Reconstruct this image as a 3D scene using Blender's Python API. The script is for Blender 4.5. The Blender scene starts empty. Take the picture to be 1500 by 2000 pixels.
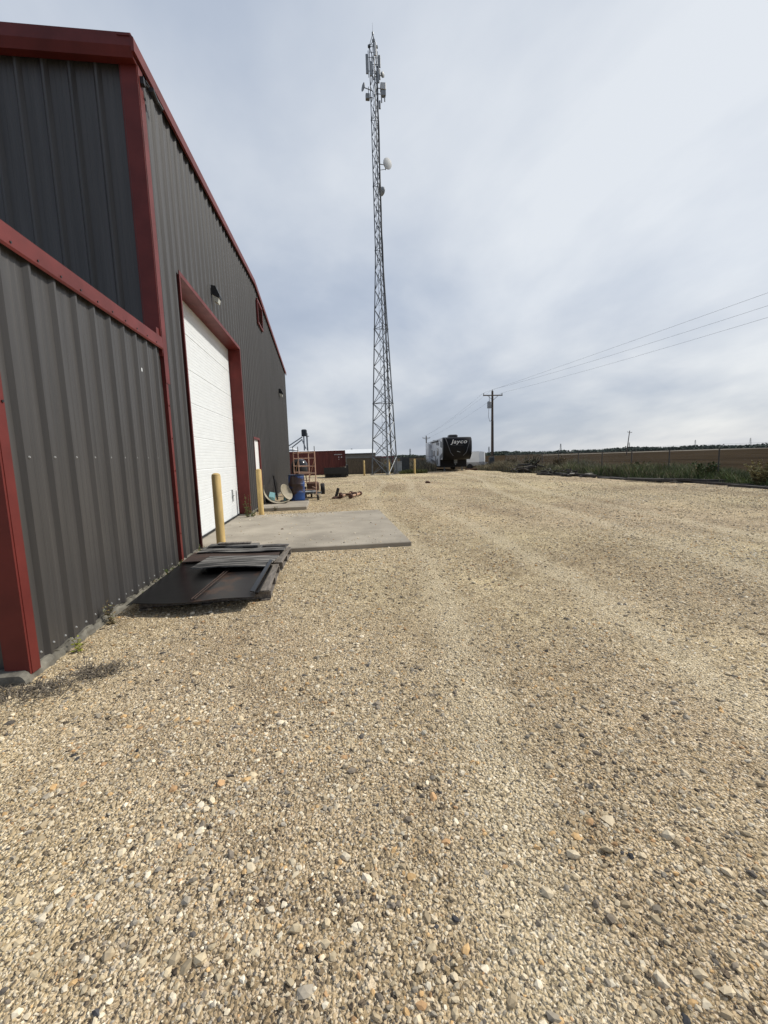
import bpy, math, random
import numpy as np
from mathutils import Matrix, Vector
random.seed(7); RNG = np.random.default_rng(11)
S = bpy.context.scene; COL = S.collection
R = math.radians
# ------------------------------------------------------------------ camera
EYE = 1.5
cam = bpy.data.objects.new('camera', bpy.data.cameras.new('camera')); COL.objects.link(cam); S.camera = cam
cd = cam.data; cd.sensor_fit = 'VERTICAL'; cd.sensor_height = 36; cd.lens = 838.9/2000*36
cd.clip_start = 0.05; cd.clip_end = 9000
def cam_axes(yaw, p, r):
    cy, sy = math.cos(yaw), math.sin(yaw)
    fwd = Vector((sy*math.cos(p), cy*math.cos(p), math.sin(p)))
    right = Vector((cy, -sy, 0)); down = -right.cross(fwd)
    c, s = math.cos(r), math.sin(r)
    return c*right+s*down, -s*right+c*down, fwd
CX, CDN, CF = cam_axes(0.125008, -0.126555, 0.0301626)
cam.matrix_world = Matrix(((CX[0], -CDN[0], -CF[0], 0), (CX[1], -CDN[1], -CF[1], 0), (CX[2], -CDN[2], -CF[2], EYE), (0, 0, 0, 1)))
# ------------------------------------------------------------------ sky, sun, exposure
SUN_EL, SUN_AZ = R(44), R(82)          # azimuth measured from +Y (along the wall) towards +X
sdir = Vector((math.cos(SUN_EL)*math.sin(SUN_AZ), math.cos(SUN_EL)*math.cos(SUN_AZ), math.sin(SUN_EL)))
sl = bpy.data.lights.new('sun', 'SUN'); sl.energy = 3.45; sl.angle = R(3); sl.color = (1, .95, .86)
so = bpy.data.objects.new('sun', sl); COL.objects.link(so); so.rotation_euler = (-sdir).to_track_quat('-Z', 'Y').to_euler(); so.location = (0, 0, 60)
W = bpy.data.worlds.new('World'); S.world = W; W.use_nodes = True
nt = W.node_tree; N = nt.nodes; N.clear()
def nd(t, **k):
    n = N.new(t)
    for a, b in k.items(): setattr(n, a, b)
    return n
LK = nt.links.new
out = nd('ShaderNodeOutputWorld'); addn = nd('ShaderNodeMixShader')
bg1 = nd('ShaderNodeBackground'); bg2 = nd('ShaderNodeBackground')
sky = nd('ShaderNodeTexSky', sky_type='NISHITA'); sky.sun_disc = False; sky.sun_elevation = SUN_EL; sky.sun_rotation = SUN_AZ
LK(sky.outputs[0], bg1.inputs[0]); bg1.inputs[1].default_value = 0.1
tc = nd('ShaderNodeTexCoord'); sep = nd('ShaderNodeSeparateXYZ'); LK(tc.outputs['Generated'], sep.inputs[0])
def mth(op, a, b=None, c=None, clamp=False):
    n = nd('ShaderNodeMath', operation=op); n.use_clamp = clamp
    for i, v in enumerate((a, b, c)):
        if v is None: continue
        if isinstance(v, (int, float)): n.inputs[i].default_value = v
        else: LK(v, n.inputs[i])
    return n.outputs[0]
zz = mth('ADD', mth('MAXIMUM', sep.outputs[2], 0.0), 0.26)
cmb = nd('ShaderNodeCombineXYZ'); LK(mth('DIVIDE', sep.outputs[0], zz), cmb.inputs[0]); LK(mth('DIVIDE', sep.outputs[1], zz), cmb.inputs[1])
mp = nd('ShaderNodeMapping'); LK(cmb.outputs[0], mp.inputs[0]); mp.inputs['Rotation'].default_value = (0, 0, R(35)); mp.inputs['Scale'].default_value = (1.0, .72, 1); mp.inputs['Location'].default_value = (3.1, 1.7, 0)
n1 = nd('ShaderNodeTexNoise'); LK(mp.outputs[0], n1.inputs[0]); n1.inputs['Scale'].default_value = 0.9; n1.inputs['Detail'].default_value = 7; n1.inputs['Roughness'].default_value = .52; n1.inputs['Distortion'].default_value = .35
n2 = nd('ShaderNodeTexNoise'); LK(mp.outputs[0], n2.inputs[0]); n2.inputs['Scale'].default_value = 3.2; n2.inputs['Detail'].default_value = 5; n2.inputs['Roughness'].default_value = .5
dot = nd('ShaderNodeVectorMath', operation='DOT_PRODUCT'); LK(tc.outputs['Generated'], dot.inputs[0])
bdir = Vector((.80, .75, .50)).normalized(); dot.inputs[1].default_value = bdir
glow = nd('ShaderNodeMapRange'); LK(dot.outputs['Value'], glow.inputs[0]); glow.inputs[1].default_value = .25; glow.inputs[2].default_value = 1.0; glow.inputs[3].default_value = -.20; glow.inputs[4].default_value = .42
cl = mth('ADD', mth('MULTIPLY', mth('SUBTRACT', n1.outputs[0], .5), 1.6), mth('MULTIPLY', mth('SUBTRACT', n2.outputs[0], .5), .5))
hor = nd('ShaderNodeMapRange'); LK(sep.outputs[2], hor.inputs[0]); hor.inputs[1].default_value = 0; hor.inputs[2].default_value = .22; hor.inputs[3].default_value = -.12; hor.inputs[4].default_value = 0
val = mth('ADD', mth('ADD', mth('ADD', cl, glow.outputs[0]), hor.outputs[0]), .46, None, True)
cr = nd('ShaderNodeValToRGB'); LK(val, cr.inputs[0])
e = cr.color_ramp.elements; e[0].position = 0; e[0].color = (.33, .40, .53, 1); e[1].position = 1; e[1].color = (.80, .84, .89, 1)
m_ = cr.color_ramp.elements.new(.5); m_.color = (.50, .565, .675, 1)
tint = nd('ShaderNodeMapRange'); LK(sep.outputs[2], tint.inputs[0]); tint.inputs[1].default_value = .02; tint.inputs[2].default_value = .3; tint.inputs[3].default_value = .75; tint.inputs[4].default_value = 0
wm = nd('ShaderNodeMix', data_type='RGBA', blend_type='MULTIPLY'); LK(tint.outputs[0], wm.inputs[0]); LK(cr.outputs[0], wm.inputs[6]); wm.inputs[7].default_value = (1.05, 1.0, .93, 1)
LK(wm.outputs[2], bg2.inputs[0]); bg2.inputs[1].default_value = 0.90
addn.inputs[0].default_value = .93; LK(bg1.outputs[0], addn.inputs[1]); LK(bg2.outputs[0], addn.inputs[2]); LK(addn.outputs[0], out.inputs[0])
S.view_settings.view_transform = 'Standard'; S.view_settings.look = 'None'; S.view_settings.exposure = .15; S.view_settings.gamma = 1
S.view_settings.use_curve_mapping = False

# ------------------------------------------------------------------ materials
def mat(name, col, rough=.6, metal=0, var=.25, scale=6, bump=0, bscale=40, col2=None, streak=None, spec=.5, thr=None):
    """principled with procedural variation; streak=(sx,sy,sz) stretches the noise; col2 = stain colour"""
    m = bpy.data.materials.new(name); m.use_nodes = True; t = m.node_tree; b = t.nodes['Principled BSDF']; L = t.links.new
    b.inputs['Roughness'].default_value = rough; b.inputs['Metallic'].default_value = metal; b.inputs['Specular IOR Level'].default_value = spec
    tc = t.nodes.new('ShaderNodeTexCoord'); mp = t.nodes.new('ShaderNodeMapping'); L(tc.outputs['Object'], mp.inputs[0])
    if streak: mp.inputs['Scale'].default_value = streak
    n = t.nodes.new('ShaderNodeTexNoise'); L(mp.outputs[0], n.inputs[0]); n.inputs['Scale'].default_value = scale; n.inputs['Detail'].default_value = 6; n.inputs['Roughness'].default_value = .6
    r = t.nodes.new('ShaderNodeValToRGB'); L(n.outputs[0], r.inputs[0])
    c2 = col2 or tuple(c*(1-var) for c in col); c1 = col if col2 else tuple(min(1, c*(1+var*.6)) for c in col)
    lo, hi = thr or (.3, .7)
    r.color_ramp.elements[0].position = lo; r.color_ramp.elements[0].color = (*c2, 1)
    r.color_ramp.elements[1].position = hi; r.color_ramp.elements[1].color = (*c1, 1)
    L(r.outputs[0], b.inputs['Base Color'])
    mr = t.nodes.new('ShaderNodeMapRange'); L(n.outputs[0], mr.inputs[0]); mr.inputs[3].default_value = min(1, rough*1.15); mr.inputs[4].default_value = rough*.85; L(mr.outputs[0], b.inputs['Roughness'])
    if bump:
        n2 = t.nodes.new('ShaderNodeTexNoise'); L(mp.outputs[0], n2.inputs[0]); n2.inputs['Scale'].default_value = bscale; n2.inputs['Detail'].default_value = 5
        bp = t.nodes.new('ShaderNodeBump'); bp.inputs['Strength'].default_value = bump; bp.inputs['Distance'].default_value = .01
        L(n2.outputs[0], bp.inputs['Height']); L(bp.outputs[0], b.inputs['Normal'])
    return m
def vcol_mat(name, rough=.9, attr='tint', spec=.3, transl=0):
    m = bpy.data.materials.new(name); m.use_nodes = True; t = m.node_tree; b = t.nodes['Principled BSDF']
    a = t.nodes.new('ShaderNodeAttribute'); a.attribute_name = attr; b.inputs['Roughness'].default_value = rough; b.inputs['Specular IOR Level'].default_value = spec
    n = t.nodes.new('ShaderNodeTexNoise'); n.inputs['Scale'].default_value = 90; n.inputs['Detail'].default_value = 3
    tc = t.nodes.new('ShaderNodeTexCoord'); t.links.new(tc.outputs['Object'], n.inputs[0])
    mr = t.nodes.new('ShaderNodeMapRange'); t.links.new(n.outputs[0], mr.inputs[0]); mr.inputs[3].default_value = .7; mr.inputs[4].default_value = 1.3
    mx = t.nodes.new('ShaderNodeMix'); mx.data_type = 'RGBA'; mx.blend_type = 'MULTIPLY'; mx.inputs[0].default_value = 1
    t.links.new(a.outputs[0], mx.inputs[6]); t.links.new(mr.outputs[0], mx.inputs[7]); t.links.new(mx.outputs[2], b.inputs['Base Color'])
    return m
M = dict(
    wall=mat('grey_sheet_metal', (.056, .0525, .050), .45, 0, .30, 1.2, streak=(9, 9, .35), bump=.3, bscale=1.5),
    red=mat('red_trim_metal', (.135, .022, .018), .5, 0, .30, 2.5, bump=.06, bscale=5, spec=.3),
    roof=mat('roof_metal', (.08, .08, .08), .5, 0, .2, 3),
    screw=mat('screw_steel', (.45, .45, .44), .4, .5, .1, 9),
    white=mat('white_door_paint', (.72, .745, .75), .5, 0, .06, 1.5, streak=(2, 2, 6)),
    walkdoor=mat('white_enamel', (.78, .78, .76), .5, 0, .05, 3),
    conc=mat('concrete', (.335, .295, .235), .9, 0, .3, 1.1, bump=.25, bscale=60),
    found=mat('weathered_concrete', (.16, .148, .12), .95, 0, .6, 9, bump=.7, bscale=30),
    black=mat('black_plastic', (.012, .012, .013), .45, 0, .3, 5),
    lens=mat('pale_lens', (.50, .50, .44), .35, 0, .1, 8),
    yellow=mat('faded_yellow_paint', (.58, .41, .16), .6, 0, .28, 4, streak=(5, 5, .8)),
    sheet=mat('black_sheet', (.006, .006, .006), .3, 0, .5, 3, spec=.35, bump=.1, bscale=6),
    rusty=mat('rust_stained_black_sheet', (.009, .008, .008), .42, 0, 0, 4, col2=(.058, .028, .016), thr=(.38, .50), bump=.15, bscale=9),
    plyg=mat('weathered_grey_plywood', (.21, .20, .185), .9, 0, 0, 2.2, col2=(.016, .015, .014), streak=(.8, 9, 5), thr=(.44, .56), bump=.5, bscale=8),
    plyb=mat('dark_brown_plywood', (.085, .045, .030), .9, 0, 0, 3, col2=(.016, .011, .009), streak=(1.0, 8, 8), thr=(.35, .7), bump=.4, bscale=8),
    pallet=mat('weathered_pallet_wood', (.19, .165, .14), .95, 0, .6, 6, streak=(6, 1, 6), bump=.4, bscale=20),
    timber=mat('old_dark_timber', (.060, .052, .045), .95, 0, .6, 5, streak=(3, .8, 3), bump=.5, bscale=15),
    palewood=mat('bleached_timber', (.26, .24, .21), .95, 0, .3, 5, streak=(3, .8, 3), bump=.4),
    blue=mat('blue_plastic_drum', (.018, .065, .22), .38, 0, 0, 2.0, col2=(.030, .015, .013), thr=(.46, .54)),
    cream=mat('cream_scaffold_paint', (.58, .37, .26), .6, 0, .12, 8),
    rust=mat('rusty_steel', (.09, .042, .026), .85, 0, .4, 12, bump=.3),
    tan=mat('tan_painted_steel', (.42, .26, .16), .7, 0, .3, 8),
    rubber=mat('tyre_rubber', (.018, .017, .017), .8, 0, .3, 9),
    steel=mat('grey_galvanised_steel', (.15, .165, .18), .5, .35, .2, 5),
    post=mat('weathered_fence_steel', (.085, .078, .07), .7, .1, .3, 6),
    galv=mat('pale_galvanised_steel', (.36, .37, .37), .45, .5, .2, 6),
    cable=mat('black_cable', (.03, .032, .036), .6, 0, .2, 5),
    antwhite=mat('white_radome', (.66, .67, .66), .5, 0, .06, 4),
    antgrey=mat('grey_radome', (.33, .35, .36), .55, 0, .12, 4),
    cont=mat('oxide_red_container_paint', (.115, .022, .016), .6, 0, .3, 1.6, streak=(3, 3, .6)),
    lettering=mat('white_lettering', (.62, .60, .58), .6, 0, .05, 4),
    rvwhite=mat('white_gelcoat', (.74, .74, .75), .3, 0, .05, 2),
    rvblack=mat('gloss_black_gelcoat', (.007, .007, .009), .5, 0, .2, 2, spec=.2),
    rvgrey=mat('grey_vinyl_graphic', (.10, .10, .11), .4, 0, .2, 3),
    glass=mat('dark_tinted_glass', (.012, .013, .015), .12, 0, .1, 3),
    decal=mat('white_vinyl_lettering', (.80, .80, .80), .4, 0, .03, 3),
    tarpaint=mat('white_trailer_paint', (.70, .71, .71), .45, 0, .05, 2),
    plate=mat('speckled_stone_guard', (.48, .48, .47), .4, .3, 0, 30, col2=(.10, .10, .11), thr=(.42, .56)),
    pole=mat('brown_utility_pole', (.085, .060, .045), .95, 0, .35, 4, streak=(6, 6, .6), bump=.4),
    tanwall=mat('tan_building_metal', (.27, .235, .18), .7, 0, .15, 2),
    whiteroof=mat('white_metal_roof', (.66, .67, .67), .5, 0, .05, 2),
    screen=mat('brown_privacy_mesh', (.105, .085, .062), .9, 0, .45, 2.5, streak=(8, 1, .6)),
    cabinet=mat('grey_equipment_cabinet', (.27, .285, .30), .6, 0, .12, 4, streak=(5, 1, .5)),
    darkbox=mat('dark_slate_metal', (.035, .04, .046), .6, 0, .25, 4),
    beige=mat('weathered_beige_fibreglass', (.33, .29, .21), .7, 0, .3, 5, bump=.2, bscale=14),
    teal=mat('pale_teal_plastic', (.22, .42, .44), .5, 0, .1, 4),
    bark=mat('dry_stem', (.10, .075, .045), .95, 0, .3, 9),
    redpanel=mat('faded_red_panel', (.22, .045, .05), .6, 0, .2, 4),
)
LEAF = vcol_mat('leaf_blades', .85)
STONE = vcol_mat('stone_surfaces', .9)

# ------------------------------------------------------------------ mesh helpers
ORG = {}
class MB:
    def __init__(s): s.v = []; s.f = []; s.m = []
    def add(s, vs, fs, m=0):
        o = len(s.v); s.v += [tuple(p) for p in vs]; s.f += [tuple(i+o for i in f) for f in fs]; s.m += [m]*len(fs); return s
    def box(s, x0, x1, y0, y1, z0, z1, m=0):
        return s.add([(x0,y0,z0),(x1,y0,z0),(x1,y1,z0),(x0,y1,z0),(x0,y0,z1),(x1,y0,z1),(x1,y1,z1),(x0,y1,z1)],
            [(0,3,2,1),(4,5,6,7),(0,1,5,4),(1,2,6,5),(2,3,7,6),(3,0,4,7)], m)
    def cbox(s, x0, x1, y0, y1, z0, z1, c=.01, m=0):
        """box with chamfered vertical and top edges"""
        ring = lambda d, z: [(x0+d+c,y0+d,z),(x1-d-c,y0+d,z),(x1-d,y0+d+c,z),(x1-d,y1-d-c,z),(x1-d-c,y1-d,z),(x0+d+c,y1-d,z),(x0+d,y1-d-c,z),(x0+d,y0+d+c,z)]
        vs = ring(0, z0)+ring(0, z1-c)+ring(c, z1)
        fs = [tuple(range(7, -1, -1)), tuple(range(16, 24))]
        for k in (0, 8):
            for i in range(8): fs.append((k+i, k+(i+1) % 8, k+8+(i+1) % 8, k+8+i))
        return s.add(vs, fs, m)
    def slab(s, quad, t, m=0):
        """four top corners (counter-clockwise), thickness t downwards"""
        vs = [(x, y, z-t) for x, y, z in quad]+list(quad)
        return s.add(vs, [(0,3,2,1),(4,5,6,7),(0,1,5,4),(1,2,6,5),(2,3,7,6),(3,0,4,7)], m)
    def bar(s, p, q, r, n=6, r2=None, m=0):
        p = Vector(p); q = Vector(q); d = (q-p)
        if d.length < 1e-6: return s
        d.normalize(); a = d.orthogonal().normalized(); b = d.cross(a); r2 = r if r2 is None else r2
        vs = []
        for P, rr in ((p, r), (q, r2)):
            for i in range(n):
                t = 2*math.pi*(i+.5)/n; vs.append(P+a*rr*math.cos(t)+b*rr*math.sin(t))
        return s.add(vs, [tuple(range(n-1, -1, -1)), tuple(range(n, 2*n))]+[(i, (i+1) % n, n+(i+1) % n, n+i) for i in range(n)], m)
    def path(s, pts, r, n=6, m=0):
        for a, b in zip(pts, pts[1:]): s.bar(a, b, r, n, m=m)
        return s
    def lathe(s, prof, c=(0, 0, 0), n=24, m=0, axis=None):
        """profile [(r,z)...] about a vertical axis through c, or about `axis` direction"""
        ax = Vector(axis).normalized() if axis else Vector((0, 0, 1)); a = ax.orthogonal().normalized() if axis else Vector((1, 0, 0)); b = ax.cross(a); c = Vector(c)
        vs = []; fs = []
        for r, z in prof:
            for i in range(n):
                t = 2*math.pi*i/n; vs.append(c+ax*z+a*r*math.cos(t)+b*r*math.sin(t))
        for k in range(len(prof)-1):
            for i in range(n): fs.append((k*n+i, k*n+(i+1) % n, (k+1)*n+(i+1) % n, (k+1)*n+i))
        fs.append(tuple(range(n-1, -1, -1))); fs.append(tuple((len(prof)-1)*n+i for i in range(n)))
        return s.add(vs, fs, m)
    def prism(s, poly, axis, a, b, m=0):
        """polygon in the other two coordinates, extruded along axis from a to b"""
        def P(u, w, t):
            return {'x': (t, u, w), 'y': (u, t, w), 'z': (u, w, t)}[axis]
        n = len(poly); vs = [P(u, w, a) for u, w in poly]+[P(u, w, b) for u, w in poly]
        return s.add(vs, [tuple(range(n-1, -1, -1)), tuple(range(n, 2*n))]+[(i, (i+1) % n, n+(i+1) % n, n+i) for i in range(n)], m)
    def build(s, name, mats, parent=None, label=None, smooth=False, local=None):
        o0 = Vector((0, 0, 0))
        if parent: o0 = ORG.get(parent.name, o0)
        if local is not None: o0 = Vector(local)
        me = bpy.data.meshes.new(name); me.from_pydata([tuple(Vector(v)-o0) for v in s.v], [], s.f)
        for q in (mats if isinstance(mats, (list, tuple)) else [mats]): me.materials.append(q)
        if any(s.m): me.polygons.foreach_set('material_index', s.m)
        import bmesh
        bm = bmesh.new(); bm.from_mesh(me); bmesh.ops.recalc_face_normals(bm, faces=bm.faces); bm.to_mesh(me); bm.free()
        if smooth:
            me.polygons.foreach_set('use_smooth', [True]*len(me.polygons))
            try: me.set_sharp_from_angle(angle=R(35))
            except Exception: pass
        o = bpy.data.objects.new(name, me); COL.objects.link(o)
        if parent: o.parent = parent; ORG[o.name] = o0
        elif local is not None: o.location = local; ORG[o.name] = o0
        if label: o['label'] = label
        return o
def tag(o, label, cat, group=None):
    o['label'] = label; o['category'] = cat
    if group: o['group'] = group
    return o
def thing(name, label, cat, loc=(0, 0, 0), group=None):
    o = bpy.data.objects.new(name, None); COL.objects.link(o); o.location = loc; o.empty_display_size = .2
    ORG[o.name] = Vector(loc); return tag(o, label, cat, group)
def copy_tree(o, parent=None):
    c = o.copy(); COL.objects.link(c)
    if parent: c.parent = parent; c.matrix_parent_inverse = o.matrix_parent_inverse
    for ch in list(o.children): copy_tree(ch, c)
    return c
def np_mesh(name, V, F, mats, tint=None, smooth=False):
    """V (n,3), F (m,3) triangles, tint (n,3)"""
    me = bpy.data.meshes.new(name); me.vertices.add(len(V)); me.vertices.foreach_set('co', np.ascontiguousarray(V, dtype=np.float32).ravel())
    me.loops.add(F.size); me.loops.foreach_set('vertex_index', np.ascontiguousarray(F, dtype=np.int32).ravel())
    me.polygons.add(len(F)); me.polygons.foreach_set('loop_start', np.arange(0, F.size, 3, dtype=np.int32))
    me.update(calc_edges=True); me.validate()
    me.materials.append(mats)
    if tint is not None:
        a = me.attributes.new('tint', 'FLOAT_COLOR', 'POINT'); c = np.ones((len(V), 4), np.float32); c[:, :3] = tint; a.data.foreach_set('color', c.ravel())
    me.polygons.foreach_set('use_smooth', np.full(len(F), smooth))
    o = bpy.data.objects.new(name, me); COL.objects.link(o); return o
def fnoise(x, y, s, seed=0):
    r = np.random.default_rng(seed); t = np.zeros_like(x, dtype=float)
    for k in range(6):
        a = r.uniform(0, 2*np.pi); f = s*r.uniform(.6, 1.8); t += np.sin((x*np.cos(a)+y*np.sin(a))*f+r.uniform(0, 6.28))
    return t/6

# ------------------------------------------------------------------ ground
LANES = ((1.15, .10, .78, .24), (4.6, .20, .85, .26))               # worn wheel lanes: x offset, drift per metre, half gauge, width
def track(x, y):
    t = np.zeros_like(x, dtype=float)
    for a, b, g_, w_ in LANES:
        d = np.abs(np.abs(x-(a+b*y+.35*np.sin(y*.3)))-g_)/w_; t = np.maximum(t, np.clip(1.25-d, 0, 1))
    return t
def gravel_material():
    m = bpy.data.materials.new('gravel'); m.use_nodes = True; t = m.node_tree; L = t.links.new; b = t.nodes['Principled BSDF']; b.inputs['Roughness'].default_value = .95; b.inputs['Specular IOR Level'].default_value = .2
    def n(ty, **k):
        x = t.nodes.new(ty)
        for a, v in k.items(): setattr(x, a, v)
        return x
    tc = n('ShaderNodeTexCoord'); P = tc.outputs['Object']
    wob = n('ShaderNodeTexNoise'); L(P, wob.inputs[0]); wob.inputs['Scale'].default_value = 60; wob.inputs['Detail'].default_value = 2
    wa = n('ShaderNodeMix', data_type='RGBA', blend_type='ADD'); wa.inputs[0].default_value = .016; L(P, wa.inputs[6]); L(wob.outputs[1], wa.inputs[7]); PW = wa.outputs[2]
    def vor(sc, feat='F1'):
        v = n('ShaderNodeTexVoronoi', feature=feat); L(PW, v.inputs['Vector']); v.inputs['Scale'].default_value = sc; return v
    def ramp(src, stops):
        r = n('ShaderNodeValToRGB'); L(src, r.inputs[0]); el = r.color_ramp.elements
        while len(el) < len(stops): el.new(.5)
        for q, (p, c) in zip(el, stops): q.position = p; q.color = (*c, 1)
        return r.outputs[0]
    pal = [(0, (.08, .072, .065)), (.10, (.19, .165, .135)), (.25, (.35, .295, .20)), (.42, (.48, .405, .275)), (.66, (.60, .515, .37)), (.84, (.72, .65, .51)), (1, (.80, .75, .64))]
    def stone(sc):
        v = vor(sc); sp = n('ShaderNodeSeparateColor'); L(v.outputs['Color'], sp.inputs[0])
        return v, ramp(sp.outputs[0], pal), sp
    v1, c1, s1 = stone(75); v2, c2, s2 = stone(33); v3, c3, s3 = stone(17)
    def mix(f, a, bb, ty='MIX'):
        x = n('ShaderNodeMix', data_type='RGBA', blend_type=ty)
        if isinstance(f, (int, float)): x.inputs[0].default_value = f
        else: L(f, x.inputs[0])
        for i, q in ((6, a), (7, bb)):
            if isinstance(q, tuple): x.inputs[i].default_value = (*q, 1)
            else: L(q, x.inputs[i])
        return x.outputs[2]
    def M_(op, a, bb, cl=False):
        x = n('ShaderNodeMath', operation=op); x.use_clamp = cl
        for i, q in ((0, a), (1, bb)):
            if isinstance(q, (int, float)): x.inputs[i].default_value = q
            else: L(q, x.inputs[i])
        return x.outputs[0]
    k2 = M_('MULTIPLY', M_('GREATER_THAN', s2.outputs[1], .50), M_('LESS_THAN', v2.outputs['Distance'], .42))
    k3 = M_('MULTIPLY', M_('GREATER_THAN', s3.outputs[1], .80), M_('LESS_THAN', v3.outputs['Distance'], .36))
    v0, c0, s0 = stone(150); k1 = M_('LESS_THAN', v1.outputs['Distance'], .48); c = mix(k3, mix(k2, mix(k1, c0, c1), c2), c3)
    # broad tone: paler compacted lanes, browner and greyer patches
    big = n('ShaderNodeTexNoise'); mp = n('ShaderNodeMapping'); L(P, mp.inputs[0]); mp.inputs['Scale'].default_value = (1, .35, 1); mp.inputs['Rotation'].default_value = (0, 0, R(-12)); L(mp.outputs[0], big.inputs[0]); big.inputs['Scale'].default_value = .55; big.inputs['Detail'].default_value = 5; big.inputs['Roughness'].default_value = .6
    tone = ramp(big.outputs[0], [(.32, (.66, .61, .56)), (.5, (.92, .895, .86)), (.66, (1.10, 1.07, 1.0))])
    c = mix(1.0, c, tone, 'MULTIPLY')
    mid = n('ShaderNodeTexNoise'); L(P, mid.inputs[0]); mid.inputs['Scale'].default_value = 4.5; mid.inputs['Detail'].default_value = 4
    c = mix(1.0, c, ramp(mid.outputs[0], [(.33, (.78, .76, .73)), (.6, (1.04, 1.03, 1.0))]), 'MULTIPLY')
    tone2 = n('ShaderNodeTexNoise'); L(P, tone2.inputs[0]); tone2.inputs['Scale'].default_value = .16; tone2.inputs['Detail'].default_value = 3
    c = mix(1.0, c, ramp(tone2.outputs[0], [(.4, (1.0, .95, .92)), (.6, (1.04, 1.03, .95))]), 'MULTIPLY')
    sx = n('ShaderNodeSeparateXYZ'); L(P, sx.inputs[0]); tk = None; jit = M_('MULTIPLY', M_('SUBTRACT', mid.outputs[0], .5), .9)
    for a_, b2, g_, w_ in LANES:
        ctr = M_('ADD', M_('ADD', M_('MULTIPLY', sx.outputs[1], b2), a_), M_('MULTIPLY', M_('SINE', M_('MULTIPLY', sx.outputs[1], .3), 0), .35))
        dd = M_('DIVIDE', M_('ABSOLUTE', M_('SUBTRACT', M_('ABSOLUTE', M_('SUBTRACT', sx.outputs[0], ctr), 0), g_), 0), w_)
        q = M_('SUBTRACT', M_('ADD', 1.25, jit), dd, True); tk = q if tk is None else M_('MAXIMUM', tk, q)
    c = mix(M_('MULTIPLY', tk, .55), c, mix(1.0, c0, (1.05, 1.03, .98), 'MULTIPLY'))
    c = mix(1.0, c, (1.06, 1.04, 1.00), 'MULTIPLY')
    L(c, b.inputs['Base Color'])
    h = M_('ADD', M_('MULTIPLY', v1.outputs['Distance'], -.5), M_('ADD', M_('MULTIPLY', M_('MULTIPLY', k2, M_('SUBTRACT', .45, v2.outputs['Distance'])), 1.6), M_('MULTIPLY', M_('MULTIPLY', k3, M_('SUBTRACT', .4, v3.outputs['Distance'])), 3.0)))
    bp = n('ShaderNodeBump'); bp.inputs['Strength'].default_value = 1.0; bp.inputs['Distance'].default_value = .024; L(h, bp.inputs['Height']); L(bp.outputs[0], b.inputs['Normal'])
    return m
GRAVEL = gravel_material()
def yard_z(x, y):
    return .012+.010*fnoise(x, y, 1.3, 3)+.006*fnoise(x, y, 4.1, 5)
def edge_x(y):                                                   # right-hand limit of the gravel
    return 15.5-.045*(y-14)+.28*np.sin(y*.9)+.15*np.sin(y*2.3+1)
# base terrain: one sheet to the horizon
FIELD = mat('brown_field', (.050, .037, .024), 1, 0, .5, .2, streak=(1, .25, 1), bump=.3, bscale=3, spec=0)
g = MB(); g.add([(-6000, -3000, -.03), (6000, -3000, -.03), (6000, 8000, -.03), (-6000, 8000, -.03)], [(0, 1, 2, 3)])
o = g.build('field', FIELD); o['kind'] = 'structure'
ys = np.concatenate([np.arange(-9, 12, .3), np.arange(12, 46.1, .6)]); us = np.linspace(0, 1, 90)
ys[-10:] = np.minimum(ys[-10:], 46); X = np.array([[-16+(edge_x(y)+16)*u for u in us] for y in ys]); Y = np.repeat(ys[:, None], len(us), 1)
Y[-1] += .5*np.sin(us*23)+.3*np.sin(us*51)
Z = yard_z(X, Y); Z[:, -1] = -.028; Z[-1, :] = -.028
V = np.stack([X, Y, Z], -1).reshape(-1, 3); nu = len(us); idx = np.arange(len(ys)*nu).reshape(len(ys), nu)
a, b_, c_, d_ = idx[:-1, :-1].ravel(), idx[:-1, 1:].ravel(), idx[1:, 1:].ravel(), idx[1:, :-1].ravel()
o = np_mesh('gravel_yard', V, np.concatenate([np.stack([a, b_, c_], 1), np.stack([a, c_, d_], 1)]), GRAVEL, smooth=True); o['kind'] = 'structure'
# distant pale farm road across the field
g = MB(); g.add([(120, 230, -.1), (520, 235, -.1), (520, 245, -.1), (120, 240, -.1), (120, 233, .15), (520, 238, 1.0), (520, 242, 1.0), (120, 237, .15)], [(0,3,2,1),(4,5,6,7),(0,1,5,4),(1,2,6,5),(2,3,7,6),(3,0,4,7)])
o = g.build('farm_road', mat('pale_dirt_road', (.17, .145, .11), 1, 0, .2, .05)); o['kind'] = 'structure'

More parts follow.
